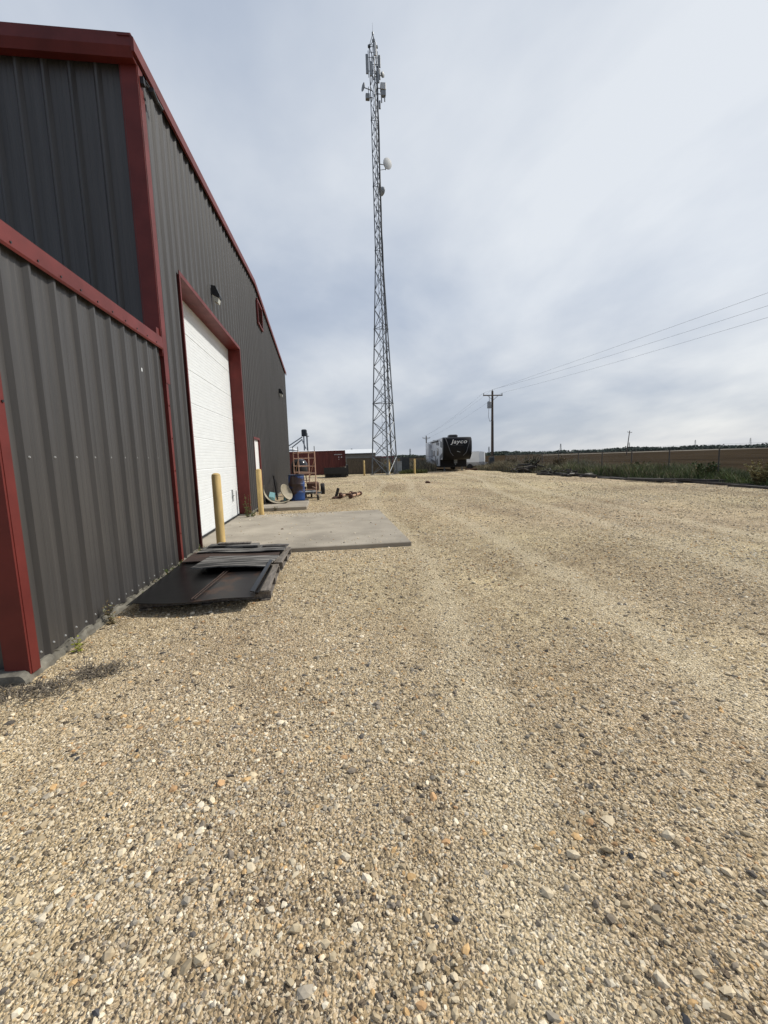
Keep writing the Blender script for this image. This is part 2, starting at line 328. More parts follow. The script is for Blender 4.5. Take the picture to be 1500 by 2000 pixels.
# loose stones: real pebbles over the near part of the yard
def stones():
    phi = (1+5**.5)/2
    iv = np.array([(-1,phi,0),(1,phi,0),(-1,-phi,0),(1,-phi,0),(0,-1,phi),(0,1,phi),(0,-1,-phi),(0,1,-phi),(phi,0,-1),(phi,0,1),(-phi,0,-1),(-phi,0,1)], float); iv /= np.linalg.norm(iv[0])
    fi = np.array([(0,11,5),(0,5,1),(0,1,7),(0,7,10),(0,10,11),(1,5,9),(5,11,4),(11,10,2),(10,7,6),(7,1,8),(3,9,4),(3,4,2),(3,2,6),(3,6,8),(3,8,9),(4,9,5),(2,4,11),(6,2,10),(8,6,7),(9,8,1)])
    pal = np.array([(.44,.36,.24),(.54,.455,.325),(.35,.28,.185),(.60,.525,.40),(.58,.52,.41),(.27,.235,.185),(.20,.168,.132),(.40,.25,.13),(.10,.088,.076),(.31,.275,.225),(.50,.33,.16),(.055,.055,.06)])
    pw = np.array([.23,.17,.17,.11,.05,.08,.055,.03,.02,.045,.035,.005]); pw /= pw.sum()
    Vs, Fs, Ts, off = [], [], [], 0
    for y0, y1, dens, med, lo, hi in ((.2, 2.4, 7600, .0042, .0022, .022), (2.4, 4.6, 5400, .0047, .0028, .020), (4.6, 8.0, 2300, .0064, .005, .018), (8.0, 16, 560, .0098, .008, .022), (16, 32, 60, .017, .013, .035)):
        x0, x1 = -1.15*y1-1.2, 1.5*y1+1.2
        n = int((x1-x0)*(y1-y0)*dens); x = RNG.uniform(x0, x1, n); y = RNG.uniform(y0, y1, n)
        keep = (x > -.95*y-1.0) & (x < 1.30*y+.9)
        keep &= ~((x < -2.27) & (y > 3.30)) & ~((x < 1.36) & (y > 6.95) & (y < 11.65) & (RNG.uniform(0, 1, n) > .03+.35*np.clip((y-10.6), 0, 1)*np.clip(.6-x, 0, 1))) & ~((x < -.65) & (y > 12.9)) & (x < edge_x(y)-.3)
        # clumpy: sandier patches where stones are sunk
        keep &= RNG.uniform(0, 1, n) < np.clip(.66+.6*fnoise(x, y, 1.7, 8)+.3*fnoise(x, y, 6, 9), .15, 1)*(1-.5*track(x, y))
        x, y = x[keep], y[keep]; n = len(x)
        r = np.clip(np.exp(RNG.normal(np.log(med), .55, n)), lo, hi)
        sc = r[:, None]*np.stack([RNG.uniform(.85, 1.45, n), RNG.uniform(.7, 1.1, n), RNG.uniform(.45, .85, n)], 1)
        P = iv[None]*(1+RNG.uniform(-.33, .30, (n, 12, 1)))*sc[:, None, :]
        th = RNG.uniform(0, 2*np.pi, n); ti = RNG.normal(0, .28, n)
        c, s = np.cos(ti)[:, None], np.sin(ti)[:, None]; P = np.stack([P[..., 0]*c+P[..., 2]*s, P[..., 1], -P[..., 0]*s+P[..., 2]*c], -1)
        c, s = np.cos(th)[:, None], np.sin(th)[:, None]; P = np.stack([P[..., 0]*c-P[..., 1]*s, P[..., 0]*s+P[..., 1]*c, P[..., 2]], -1)
        z = np.where((x < 1.33) & (y > 6.98) & (y < 11.62), .087, yard_z(x, y))+r*RNG.uniform(-.42, .30, n)
        P += np.stack([x, y, z], -1)[:, None, :]
        patch = fnoise(x, y*.6, 1.6, 31)+.6*fnoise(x, y, 5, 32)
        col = pal[RNG.choice(len(pal), n, p=pw)]*RNG.uniform(.8, 1.18, (n, 1))*(1.08+.08*track(x, y)[:, None]+np.clip(patch, -.7, .7)[:, None]*np.array([.28, .32, .38]))*np.array([1.0, .985, .95])
        Vs.append(P.reshape(-1, 3)); Ts.append(np.repeat(col, 12, 0)); Fs.append((fi[None]+12*np.arange(n)[:, None, None]+off).reshape(-1, 3)); off += 12*n
    o = np_mesh('gravel', np.concatenate(Vs), np.concatenate(Fs), STONE, np.concatenate(Ts)); o['kind'] = 'stuff'
    o['label'] = 'loose tan and grey gravel stones strewn over the yard'; o['category'] = 'gravel'
stones()

# ------------------------------------------------------------------ the metal building
WX = -2.2; Y0, Y1, YR = 6.42, 25.5, 15.4
def top_z(y): return 6.62+(7.36-6.62)*(y-Y0)/(YR-Y0) if y < YR else 7.36+(6.36-7.36)*(y-YR)/(Y1-YR)
def rib_profile(a, b, pitch=.305, h=.032, phase=0, sl=.028):
    """R-panel: (position, height) along a wall from a to b"""
    pts = [(a, 0)]; k = a+phase
    while k < b-.11:
        pts += [(k+.0, 0), (k+sl, h), (k+sl+.026, h), (k+2*sl+.026, 0)]
        for q in (.155, .225):
            if k+q+.03 < b: pts += [(k+q, 0), (k+q+.008, .003), (k+q+.024, .003), (k+q+.032, 0)]
        k += pitch
    pts.append((b, 0))
    out = []
    for p in pts:
        if a <= p[0] <= b and (not out or p[0]-out[-1][0] > 1e-4): out.append(p)
    return out
def sheet(mb, prof, place, zb, zt, holes=()):
    """ribbed sheet; place(pos, height, z) -> point; holes (a,b,z0,z1)"""
    ps = sorted(set([p for p in prof]+[(h, 0) for q in holes for h in q[:2]]))
    xs = [p[0] for p in prof]; hs = [p[1] for p in prof]
    ps = [(x, float(np.interp(x, xs, hs))) for x in sorted(set(round(p[0], 4) for p in ps))]
    for (a, ha), (b, hb) in zip(ps, ps[1:]):
        m = (a+b)/2; iv = [(zb, None)]
        segs = [(zb, zb, zt(a), zt(b))]
        for h in holes:
            if h[0] < m < h[1]:
                segs = ([(zb, zb, h[2], h[2])] if h[2] > zb+.001 else [])+[(h[3], h[3], zt(a), zt(b))]
        for za, zb_, ta, tb in segs:
            mb.add([place(a, ha, za), place(b, hb, zb_), place(b, hb, tb), place(a, ha, ta)], [(0, 1, 2, 3)])
def screws(mb, pts, nrm, r=.011):
    n = Vector(nrm)
    for p in pts: mb.bar(p, Vector(p)+n*.008, r, 6, r*.6, 1)
B = thing('metal_building', 'tall dark grey ribbed metal building with red trim and a big white overhead door', 'building', (WX, Y0, 0))
OD = (7.43, 12.06, 0, 4.42); WD = (13.37, 14.45, 0, 2.2)
mb = MB(); prof = rib_profile(Y0+.02, Y1, phase=.17)
sheet(mb, prof, lambda p, h, z: (WX+h, p, z), .09, lambda y: top_z(y)+.02, (OD, WD))
pts = []
for k in range(0, 62):
    y = Y0+.02+.17+.12+k*.305
    for z in (.16, 1.55, 3.0, 4.6, 5.9):
        if y < Y1-.1 and not (OD[0]-.1 < y < OD[1]+.1 and z < OD[3]) and not (WD[0]-.1 < y < WD[1]+.1 and z < WD[3]): pts.append((WX+.002, y, z))
screws(mb, pts, (1, 0, 0)); mb.build('gable_wall', [M['wall'], M['screw']], B)
mb = MB(); prof = rib_profile(-15, WX-.02, phase=.11, h=.046, sl=.036)
sheet(mb, prof, lambda p, h, z: (p, Y0-h, z), 2.9, lambda x: 6.62)
mb.build('side_wall', M['wall'], B)
mb = MB(); mb.box(-15, WX-.05, Y1-.06, Y1-.02, 0, 6.3); mb.box(-15, -14.94, Y0+.1, Y1-.1, 0, 6.3); mb.build('rear_wall', M['wall'], B)
mb = MB()
for ya, yb, za, zb in ((Y0-.12, YR, 6.655, 7.41), (YR, Y1+.08, 7.41, 6.40)):
    mb.add([(-15, ya, za), (WX+.05, ya, za), (WX+.05, yb, zb), (-15, yb, zb), (-15, ya, za-.03), (WX+.05, ya, za-.03), (WX+.05, yb, zb-.03), (-15, yb, zb-.03)], [(0,1,2,3),(7,6,5,4),(0,4,5,1),(2,6,7,3),(1,5,6,2),(0,3,7,4)])
mb.build('roof', M['roof'], B)
# rake trim along the gable edge: folded red strip, small step and drip lip
mb = MB()
for ya, yb, za, zb in ((Y0-.20, YR, 6.60, 7.36), (YR, Y1+.05, 7.36, 6.36)):
    prf = [(WX+.052, -.10), (WX+.088, -.10), (WX+.088, .05), (WX+.062, .075), (WX-.10, .075), (WX-.10, .062), (WX+.052, .062)]
    vs = [(x, ya, za+z) for x, z in prf]+[(x, yb, zb+z) for x, z in prf]; n = len(prf)
    mb.add(vs, [tuple(range(n)), tuple(range(2*n-1, n-1, -1))]+[(i, n+i, n+(i+1) % n, (i+1) % n) for i in range(n)])
mb.build('rake_trim', M['red'], B)
# eave gutter on the side wall
mb = MB(); prf = [(Y0-.045, 6.46), (Y0-.15, 6.46), (Y0-.19, 6.56), (Y0-.19, 6.70), (Y0-.165, 6.72), (Y0-.045, 6.72)]
mb.prism(prf, 'x', -15, WX+.051); 
for x in (-5.1, -8.2, -11.3): mb.prism([(Y0-.045, 6.452), (Y0-.153, 6.452), (Y0-.194, 6.56), (Y0-.194, 6.702), (Y0-.166, 6.724), (Y0-.045, 6.724)], 'x', x-.09, x)
mb.build('eave_gutter', M['red'], B)
# corner trim with folded flanges
mb = MB(); mb.box(WX-.145, WX+.045, Y0-.052, Y0-.036, 2.95, 6.46); mb.box(WX+.0475, WX+.054, Y0-.035, Y0+.115, 2.6, 6.50); mb.box(WX-.165, WX-.147, Y0-.044, Y0-.002, 2.95, 6.46)
mb.build('corner_trim', M['red'], B)
mb = MB(); mb.box(WX-.03, WX+.046, Y0-.0215, Y0+.055, .10, 3.0)
for z in (.5, .95, 1.4, 1.85, 2.3): mb.bar((WX+.046, Y0+.02, z), (WX+.056, Y0+.02, z), .011)
mb.build('joint_flashing', M['red'], B)
# overhead door
mb = MB(); DX = WX-.26
zs = [.10, .77, 1.37, 1.98, 2.60, 3.20, 3.82, 4.44]; pz = []
for a, b in zip(zs, zs[1:]):
    pz += [(a, -.008), (a+.006, -.008), (a+.012, 0)]
    k = a+.07
    while k < b-.04: pz += [(k, 0), (k+.004, -.0022), (k+.010, -.0022), (k+.014, 0)]; k += .062
    pz += [(b-.012, 0)]
for (a, ha), (b, hb) in zip(pz, pz[1:]):
    mb.add([(DX+ha, OD[0]-.05, a), (DX+ha, OD[1]+.05, a), (DX+hb, OD[1]+.05, b), (DX+hb, OD[0]-.05, b)], [(0, 1, 2, 3)])
od = mb.build('overhead_door', M['white'], B)
mb = MB(); mb.box(DX-.02, DX+.022, OD[0]-.05, OD[1]+.05, .065, .098); mb.build('bottom_seal', M['rubber'], od)
mb = MB(); mb.box(DX+.002, DX+.03, 11.28, 11.32, .50, .80); mb.box(DX+.03, DX+.045, 11.25, 11.35, .63, .66); mb.build('lock_bar', M['galv'], od)
mb = MB()                                                        # red opening trim: header, two jambs, face lips
mb.box(DX-.01, WX+.034, OD[0]+.001, OD[1]-.001, OD[3]-.02, OD[3]+.0); mb.box(WX+.0345, WX+.046, OD[0]-.03, OD[1]+.03, OD[3]-.02, OD[3]+.05)
mb.box(DX-.01, WX+.034, OD[1]-.02, OD[1]-.0, .09, OD[3]-.022); mb.box(WX+.0345, WX+.046, OD[1]-.02, OD[1]+.05, .09, OD[3]-.022)
mb.box(DX-.01, WX+.034, OD[0], OD[0]+.02, .09, OD[3]-.022); mb.box(WX+.0345, WX+.046, OD[0]-.03, OD[0]+.015, .09, OD[3]-.022)
mb.build('door_trim', M['red'], B)
# walk door
mb = MB(); mb.box(WX-.06, WX-.015, WD[0]+.03, WD[1]-.03, .14, WD[3]-.04); wd = mb.build('walk_door', M['walkdoor'], B)
mb = MB(); mb.box(WX-.1, WX+.042, WD[1]-.035, WD[1]+.03, .12, WD[3]+.03); mb.box(WX-.1, WX+.042, WD[0]-.02, WD[1]-.036, WD[3]-.035, WD[3]+.03); mb.box(WX-.1, WX+.042, WD[0]-.02, WD[0]+.03, .12, WD[3]-.036); mb.build('frame', M['red'], wd)
mb = MB(); mb.bar((WX-.014, WD[0]+.12, 1.1), (WX+.02, WD[0]+.12, 1.1), .02, 8); mb.bar((WX+.02, WD[0]+.12, 1.1), (WX+.02, WD[0]+.24, 1.1), .014, 8); mb.build('handle', M['galv'], wd)
# gable vent
mb = MB(); ya, yb, za, zb = 15.65, 16.75, 6.15, 6.95
for q in ((ya, yb, za, za+.06), (ya, yb, zb-.06, zb), (ya, ya+.06, za+.061, zb-.061), (yb-.06, yb, za+.061, zb-.061)): mb.box(WX+.033, WX+.085, q[0], q[1], q[2], q[3])
v = mb.build('gable_vent', M['red'], B)
mb = MB()
for k in range(9):
    z = za+.08+k*.072; mb.add([(WX+.036, ya+.06, z+.05), (WX+.036, yb-.06, z+.05), (WX+.07, yb-.06, z), (WX+.07, ya+.06, z), (WX+.032, ya+.06, z+.046), (WX+.032, yb-.06, z+.046), (WX+.066, yb-.06, z-.004), (WX+.066, ya+.06, z-.004)], [(0,1,2,3),(7,6,5,4),(0,4,5,1),(2,6,7,3)])
mb.build('louver', mat('dark_red_louver', (.12, .02, .02), .5), v)
# wall pack lights
def wall_light(y, z, s):
    mb = MB(); mb.prism([(WX+.03, z+.22*s), (WX+.12*s+.03, z+.20*s), (WX+.27*s, z-.06*s), (WX+.25*s, z-.12*s), (WX+.03, z-.02*s)], 'y', y-.13*s, y+.13*s)
    w = mb.build('wall_light', M['black'], B)
    mb = MB(); mb.prism([(WX+.045, z-.03*s), (WX+.235*s, z-.118*s), (WX+.20*s, z-.24*s), (WX+.07, z-.20*s)], 'y', y-.11*s, y+.11*s); mb.build('lens', M['lens'], w)
wall_light(9.55, 4.87, .72); wall_light(21.6, 4.72, .8)
mb = MB(); mb.box(WX+.054, WX+.10, Y0+.0, Y0+.07, 6.30, 6.38); mb.bar((WX+.08, Y0+.03, 6.34), (WX+.15, Y0+.18, 6.33), .012); mb.bar((WX+.15, Y0+.10, 6.31), (WX+.15, Y0+.26, 6.28), .035, 8); mb.bar((WX+.12, Y0+.28, 6.36), (WX+.16, Y0+.42, 6.30), .032, 8); mb.bar((WX+.1, Y0+.06, 6.38), (WX+.14, Y0+.3, 6.36), .012)
mb.build('security_light', M['black'], B)
mb = MB()
for a, b in ((Y0, OD[0]-.002), (OD[1], WD[0]), (WD[1], Y1)):
    mb.prism([(WX-.3, -.05), (WX+.035, -.05), (WX+.03, .09), (WX+.01, .10), (WX-.3, .10)], 'y', a, b)
mb.prism([(WX-.4, -.05), (WX+.06, -.05), (WX+.05, .065), (WX-.4, .075)], 'y', OD[0], OD[1]-.002); mb.build('foundation', M['found'], B)

# lean-to on the near end
LY = 3.22
A = thing('lean_to', 'low grey ribbed metal lean-to with red corner post built against the tall building', 'lean-to', (WX, LY, 0))
mb = MB(); prof = rib_profile(LY+.03, Y0-.022, phase=.16)
sheet(mb, prof, lambda p, h, z: (WX+h, p, z), .08, lambda y: 3.12)
pts = [(WX+.002, LY+.03+.16+.115+k*.305+d, z) for k in range(10) for z in (.14, 1.58) for d in (0,) if LY+.3+k*.305 < Y0-.2]+[(WX+.002, LY+.15+k*.305, .13) for k in range(10)]
screws(mb, pts, (1, 0, 0)); mb.build('side_wall', [M['wall'], M['screw']], A)
mb = MB(); prof = rib_profile(-11, WX-.03, phase=.13); sheet(mb, prof, lambda p, h, z: (p, LY-h, z), .08, lambda x: 3.0); mb.build('front_wall', M['wall'], A)
mb = MB(); mb.slab([(-11, LY-.15, 3.13), (WX+.03, LY-.15, 3.13), (WX+.03, Y0-.06, 3.16), (-11, Y0-.06, 3.16)], .03); mb.build('roof', M['roof'], A)
mb = MB(); prf = [(WX+.034, 3.05), (WX+.052, 3.03), (WX+.062, 3.05), (WX+.058, 3.19), (WX-.10, 3.20), (WX-.10, 3.165), (WX+.034, 3.165)]
mb.prism(prf, 'y', LY-.16, Y0-.055)
mb.box(WX-.16, WX+.03, Y0-.16, Y0-.056, 3.205, 3.30)
for k in range(11): mb.bar((WX+.055, LY+.02+k*.29, 3.075), (WX+.068, LY+.02+k*.29, 3.075), .009, m=1)
mb.build('rake_trim', [M['red'], M['black']], A)
mb = MB(); mb.box(WX-.095, WX+.05, LY-.056, LY-.038, .055, 3.0); mb.box(WX+.036, WX+.054, LY-.037, LY+.05, .055, 3.03); mb.box(WX-.115, WX-.097, LY-.05, LY-.004, .055, 3.0); mb.bar((WX+.054, LY+.03, 1.95), (WX+.062, LY+.03, 1.95), .010, m=1)
mb.build('corner_post', [M['red'], M['black']], A)
def rough_strip(mb, y0, y1):
    """poured footing edge with an uneven outer face"""
    n = int((y1-y0)/.03); vs = []
    for i in range(n+1):
        y = y0+(y1-y0)*i/n; w = .026+.006*math.sin(i*1.3)+.014*random.random()+.02*max(0, 1-(y-LY+.1)/.5); h = .075+.010*math.sin(i*.7)+.012*random.random()
        vs += [(WX-.3, y, h+.004), (WX+.02, y, h), (WX+w-.015, y, h-.012), (WX+w, y, h-.035), (WX+w+.015, y, -.05)]
    fs = []
    for i in range(n):
        for k in range(4): fs.append((i*5+k, i*5+k+1, i*5+k+6, i*5+k+5))
    fs.append((0, 1, 2, 3, 4)); mb.add(vs, fs)
mb = MB(); rough_strip(mb, LY-.12, Y0-.003); mb.box(-11, WX-.301, LY-.11, LY+.2, -.05, .075); mb.build('foundation', M['found'], A)
mb = MB(); mb.box(WX+.0335, WX+.036, 5.64, 5.665, 2.61, 2.65); mb.build('tape_scrap', M['white'], A)

# concrete aprons
mb = MB(); mb.cbox(WX-.20, 1.33, 6.98, 11.62, -.05, .085, .012); o = mb.build('concrete_apron', M['conc']); o['kind'] = 'structure'
mb = MB(); mb.cbox(WX+.07, -.70, 13.0, 14.9, -.05, .11, .012); o = mb.build('door_landing', M['conc']); o['kind'] = 'structure'

# ------------------------------------------------------------------ bollards
def bollard(x, y, zb, h, r, label, grp):
    t = thing('bollard', label, 'bollard', (x, y, zb), grp)
    MB().lathe([(r, -.05), (r, h-.01), (r-.006, h), ], (x, y, zb), 28).build('post', M['yellow'], t, smooth=True)
    MB().lathe([(r*.96, h+.0005), (r*.9, h+.018), (r*.6, h+.035), (.01, h+.042)], (x, y, zb), 28).build('cap', M['yellow'], t, smooth=True)
    return t
bollard(-1.85, 7.42, .085, 1.20, .072, 'thick yellow bollard on the apron, before the near jamb of the white overhead door', 'yellow bollards by the doors')
bollard(-1.86, 11.9, .085, 1.17, .072, 'yellow bollard between the overhead door and the narrow walk door', 'yellow bollards by the doors')
for x, lab in ((2.99, 'slim yellow post between the red container and the tower'), (5.12, 'slim yellow post at the foot of the tower by the grey cabinet'), (7.32, 'slim yellow post beside the parked travel trailer')):
    bollard(x, 36.3, 0, 1.25, .075, lab, 'slim yellow posts before the tower compound')

# ------------------------------------------------------------------ pallets, sheets and boards by the wall
def pallet(x0, x1, y0, y1, label, yaw=0):
    cx, cy = (x0+x1)/2, (y0+y1)/2; t = thing('wooden_pallet', label, 'pallet', (cx, cy, 0), 'wooden pallets under the boards')
    n = 3
    for k in range(n):
        y = y0+.05+(y1-y0-.1)*k/(n-1); MB().box(x0, x1, y-.022, y+.022, .032, .112).build('stringer', M['pallet'], t)
    m = 7
    for k in range(m):
        x = x0+.06+(x1-x0-.12)*k/(m-1)+random.uniform(-.01, .01); MB().box(x-.055, x+.055, y0-random.uniform(0, .02), y1+random.uniform(0, .02), .1135, .132).build('deck_board', M['pallet'], t)
    for k in range(3):
        x = x0+.06+(x1-x0-.12)*k/2; MB().box(x-.05, x+.05, y0, y1, .010, .030).build('bottom_board', M['pallet'], t)
    t.rotation_euler.z = yaw; return t
pallet(-2.02, -.69, 4.56, 5.72, 'weathered wooden pallet under the black sheets nearest the camera', R(1.5))
pallet(-1.98, -.66, 5.86, 6.86, 'weathered wooden pallet under the plywood stack beside the concrete apron', R(-2))
def bent(fn, nx, ny, t, name, m, label, cat, grp=None):
    """curved sheet; fn(u,v)->top point"""
    vs = []; fs = []
    for k in (0, 1):
        for i in range(nx+1):
            for j in range(ny+1):
                p = fn(i/nx, j/ny); vs.append((p[0], p[1], p[2]-t*k))
    I = lambda k, i, j: k*(nx+1)*(ny+1)+i*(ny+1)+j
    for i in range(nx):
        for j in range(ny):
            fs.append((I(0,i,j), I(0,i+1,j), I(0,i+1,j+1), I(0,i,j+1))); fs.append((I(1,i,j), I(1,i,j+1), I(1,i+1,j+1), I(1,i+1,j)))
    for i in range(nx):
        fs.append((I(0,i,0), I(1,i,0), I(1,i+1,0), I(0,i+1,0))); fs.append((I(0,i,ny), I(0,i+1,ny), I(1,i+1,ny), I(1,i,ny)))
    for j in range(ny):
        fs.append((I(0,0,j), I(0,0,j+1), I(1,0,j+1), I(1,0,j))); fs.append((I(0,nx,j), I(1,nx,j), I(1,nx,j+1), I(0,nx,j+1)))
    mb = MB(); mb.add(vs, fs); ctr = fn(.5, .5); o = mb.build(name, m, smooth=True, local=(ctr[0], ctr[1], 0)); return tag(o, label, cat, grp)
def quadfn(c, f):
    def g(u, v):
        p = [(1-u)*(1-v)*c[0][k]+u*(1-v)*c[1][k]+u*v*c[2][k]+(1-u)*v*c[3][k] for k in range(3)]; p[2] += f(u, v); return p
    return g
bent(quadfn([(-2.06, 4.43, .142), (-1.38, 4.26, .152), (-1.36, 5.98, .150), (-2.10, 6.18, .150)], lambda u, v: -.012*math.sin(u*math.pi)*(1-v)-.03*max(0, .10-u)/.10+.02*max(0, v-.6)*math.sin(u*3)), 16, 16, .006, 'black_sheet', M['sheet'], 'smooth black sheet lying against the wall side of the pallet', 'sheet')
bent(quadfn([(-1.375, 4.25, .158), (-.80, 4.30, .150), (-.82, 5.84, .156), (-1.34, 5.86, .156)], lambda u, v: .012*math.sin(u*math.pi)+.05*max(0, u-.82)/.18*(v**1.2)), 16, 14, .006, 'rusty_sheet', M['rusty'], 'rust stained black sheet with a turned up outer edge on the pallet', 'sheet')
mb = MB(); mb.slab([(-.845, 4.36, .20), (-.80, 4.36, .19), (-.765, 5.55, .235), (-.80, 5.55, .245)], .01); mb.box(-.80, -.77, 4.40, 5.55, .146, .166); tag(mb.build('metal_angle', M['sheet'], local=(-.79, 4.9, .14)), 'narrow black metal angle strip along the outer edge of the pallet', 'metal strip')
for k, lab in ((0, 'thin brown lath along the seam of the black sheets, wall side'), (1, 'thin brown lath along the seam of the black sheets, yard side')):
    mb = MB(); mb.bar((-1.40+.03*k, 4.30, .170), (-1.31+.035*k, 5.42, .176), .006, 5); tag(mb.build('lath', M['plyb'], local=(-1.36, 4.9, .15)), lab, 'strip', 'laths on the black sheets')
bent(quadfn([(-2.02, 5.98, .176), (-.76, 5.88, .176), (-.76, 6.50, .172), (-2.04, 6.62, .172)], lambda u, v: .008*math.sin(u*7)), 14, 6, .014, 'brown_plywood', M['plyb'], 'dark reddish brown plywood sheet under the grey boards', 'plywood')
bent(quadfn([(-1.72, 5.36, .236), (-.80, 5.28, .222), (-.72, 5.98, .200), (-1.70, 6.16, .200)], lambda u, v: .014*math.sin(u*math.pi)*(1-v)), 14, 8, .014, 'warped_plywood', M['plyg'], 'warped grey plywood with swirling grain overhanging the black sheets', 'plywood')
bent(quadfn([(-1.96, 6.46, .198), (-.70, 6.30, .198), (-.67, 6.80, .192), (-1.94, 7.02, .192)], lambda u, v: .006*math.sin(u*9)), 14, 6, .014, 'grey_plywood', M['plyg'], 'grey streaked plywood board at the back of the stack by the apron', 'plywood')
mb = MB(); mb.slab([(-1.87, 6.72, .236), (-1.12, 6.62, .236), (-1.12, 6.80, .236), (-1.87, 6.92, .236)], .036); tag(mb.build('thick_plank', M['plyg'], local=(-1.5, 6.77, .2)), 'thick grey plank on the back of the stack', 'plank')
mb = MB(); mb.slab([(-1.74, 6.77, .262), (-1.24, 6.71, .262), (-1.24, 6.80, .262), (-1.74, 6.87, .262)], .024); tag(mb.build('short_plank', M['pallet'], local=(-1.5, 6.8, .24)), 'short plank topmost on the stack before the yellow bollard', 'plank')
mb = MB(); mb.slab([(-1.05, 6.62, .214), (-.70, 6.56, .214), (-.68, 6.66, .214), (-1.05, 6.72, .214)], .018); tag(mb.build('dark_batten', M['timber'], local=(-.9, 6.64, .2)), 'dark batten at the yard end of the plywood stack', 'batten')

# ------------------------------------------------------------------ small plants
def weed(loc, h, n, spread, label, leafc=(.10, .13, .035), stemc=(.12, .10, .05), name='weed', dry=0, lw=.012, nl=26, grp=None):
    t = thing(name, label, 'plant', loc, grp); rr = np.random.default_rng(abs(hash((round(loc[0]*100), round(loc[1]*100)))) % 99999)
    st = MB(); V = []; F = []; T = []
    for k in range(n):
        a = rr.uniform(0, 6.28); l = h*rr.uniform(.5, 1); dx, dy = spread*np.cos(a)*rr.uniform(.3, 1), spread*np.sin(a)*rr.uniform(.3, 1)
        p0 = np.array(loc)+[dx*.2, dy*.2, -.01]; p1 = np.array(loc)+[dx*.55, dy*.55, l*.6]; p2 = np.array(loc)+[dx, dy, l]
        r = max(.002, h*.006); st.bar(p0, p1, r, 4, r*.8); st.bar(p1, p2, r*.8, 4, r*.3)
        for q in range(nl):
            f = rr.uniform(.05, 1); P = p0+(p1-p0)*f/.6 if f < .6 else p1+(p2-p1)*(f-.6)/.4
            d = rr.normal(0, 1, 3); d[2] = abs(d[2])*.6-.1; d /= np.linalg.norm(d); s = np.cross(d, rr.normal(0, 1, 3)); s /= np.linalg.norm(s)+1e-6
            ll = lw*rr.uniform(2, 4.5)*(1.2-.7*f); w = lw*rr.uniform(.4, .8)
            i = len(V); V += [P, P+d*ll*.5+s*w, P+d*ll, P+d*ll*.5-s*w]; F += [(i, i+1, i+2), (i, i+2, i+3)]
            c = np.array(leafc if rr.uniform() > dry else (.20, .15, .075))*rr.uniform(.6, 1.35); T += [c]*4
    st.build('stem', M['bark'], t)
    o = np_mesh('leaves', np.array(V)-np.array(loc), np.array(F), LEAF, np.array(T)); o.parent = t
    return t
weed((-2.10, 11.25, .08), .62, 6, .16, 'tall spindly weed against the red jamb of the overhead door', (.12, .14, .04), nl=34, lw=.015)
weed((-2.08, 3.62, .02), .13, 4, .08, 'tiny yellow green sprout by the red corner post', (.30, .32, .05), nl=10)
weed((-2.10, 4.22, .0), .24, 7, .07, 'dried brownish weed at the foot of the lean-to wall', (.15, .15, .08), dry=.6, nl=14)
for i, (y, h, lab) in enumerate(((5.02, .09, 'small dark weed on the footing below the lean-to wall, by the sheet corner'), (5.45, .10, 'small weed on the footing halfway along the black sheet'), (5.72, .15, 'bushy weed between the lean-to wall and the pallet'), (5.95, .17, 'leafy weed by the red flashing beside the brown plywood'), (6.28, .15, 'weed right at the foot of the red flashing'), (7.15, .16, 'weed between the plank stack and the near door jamb'))):
    weed((-2.10, y, .02), h, 7, .09, lab, (.09, .12, .035), dry=.25, nl=14)
weed((-1.98, 11.35, .09), .2, 9, .14, 'low green weed tuft on the apron below the door jamb', (.11, .14, .035), nl=14)
weed((-1.62, 13.0, .03), .16, 7, .12, 'low weed at the edge of the door landing', (.11, .12, .05), dry=.3, nl=10)
def dry_tuft(x, y, s, lab):
    V = []; F = []; T = []; rr = np.random.default_rng(int(x*1000) & 9999)
    for k in range(260):
        px, py = rr.normal(0, s, 2); px *= 1.7; a = rr.uniform(0, 6.28); l = rr.uniform(.03, .13); h = rr.uniform(.006, .04)
        p = np.array([px, py, .01]); q = p+[l*np.cos(a)*.6, l*np.sin(a)*.6, h]; e_ = p+[l*np.cos(a), l*np.sin(a), h*rr.uniform(.2, 1)]; w = np.array([-np.sin(a), np.cos(a), 0])*.0028
        i = len(V); V += [p-w, p+w, q+w, q-w, e_]; F += [(i, i+1, i+2), (i, i+2, i+3), (i+3, i+2, i+4)]; T += [np.array((.15, .125, .095))*rr.uniform(.4, 1.4)]*5
    o = np_mesh('dry_grass_tuft', np.array(V), np.array(F), LEAF, np.array(T)); o.location = (x, y, 0); tag(o, lab, 'plant', 'dry tufts on the gravel')
dry_tuft(-2.30, 2.98, .08, 'matted dry grass tuft on the gravel at the picture edge below the footing'); dry_tuft(-1.98, 2.99, .075, 'matted dry grass tuft on the gravel before the red corner post'); dry_tuft(-1.72, 3.2, .06, 'thin dry grass wisp lying on the gravel right of the other tufts')

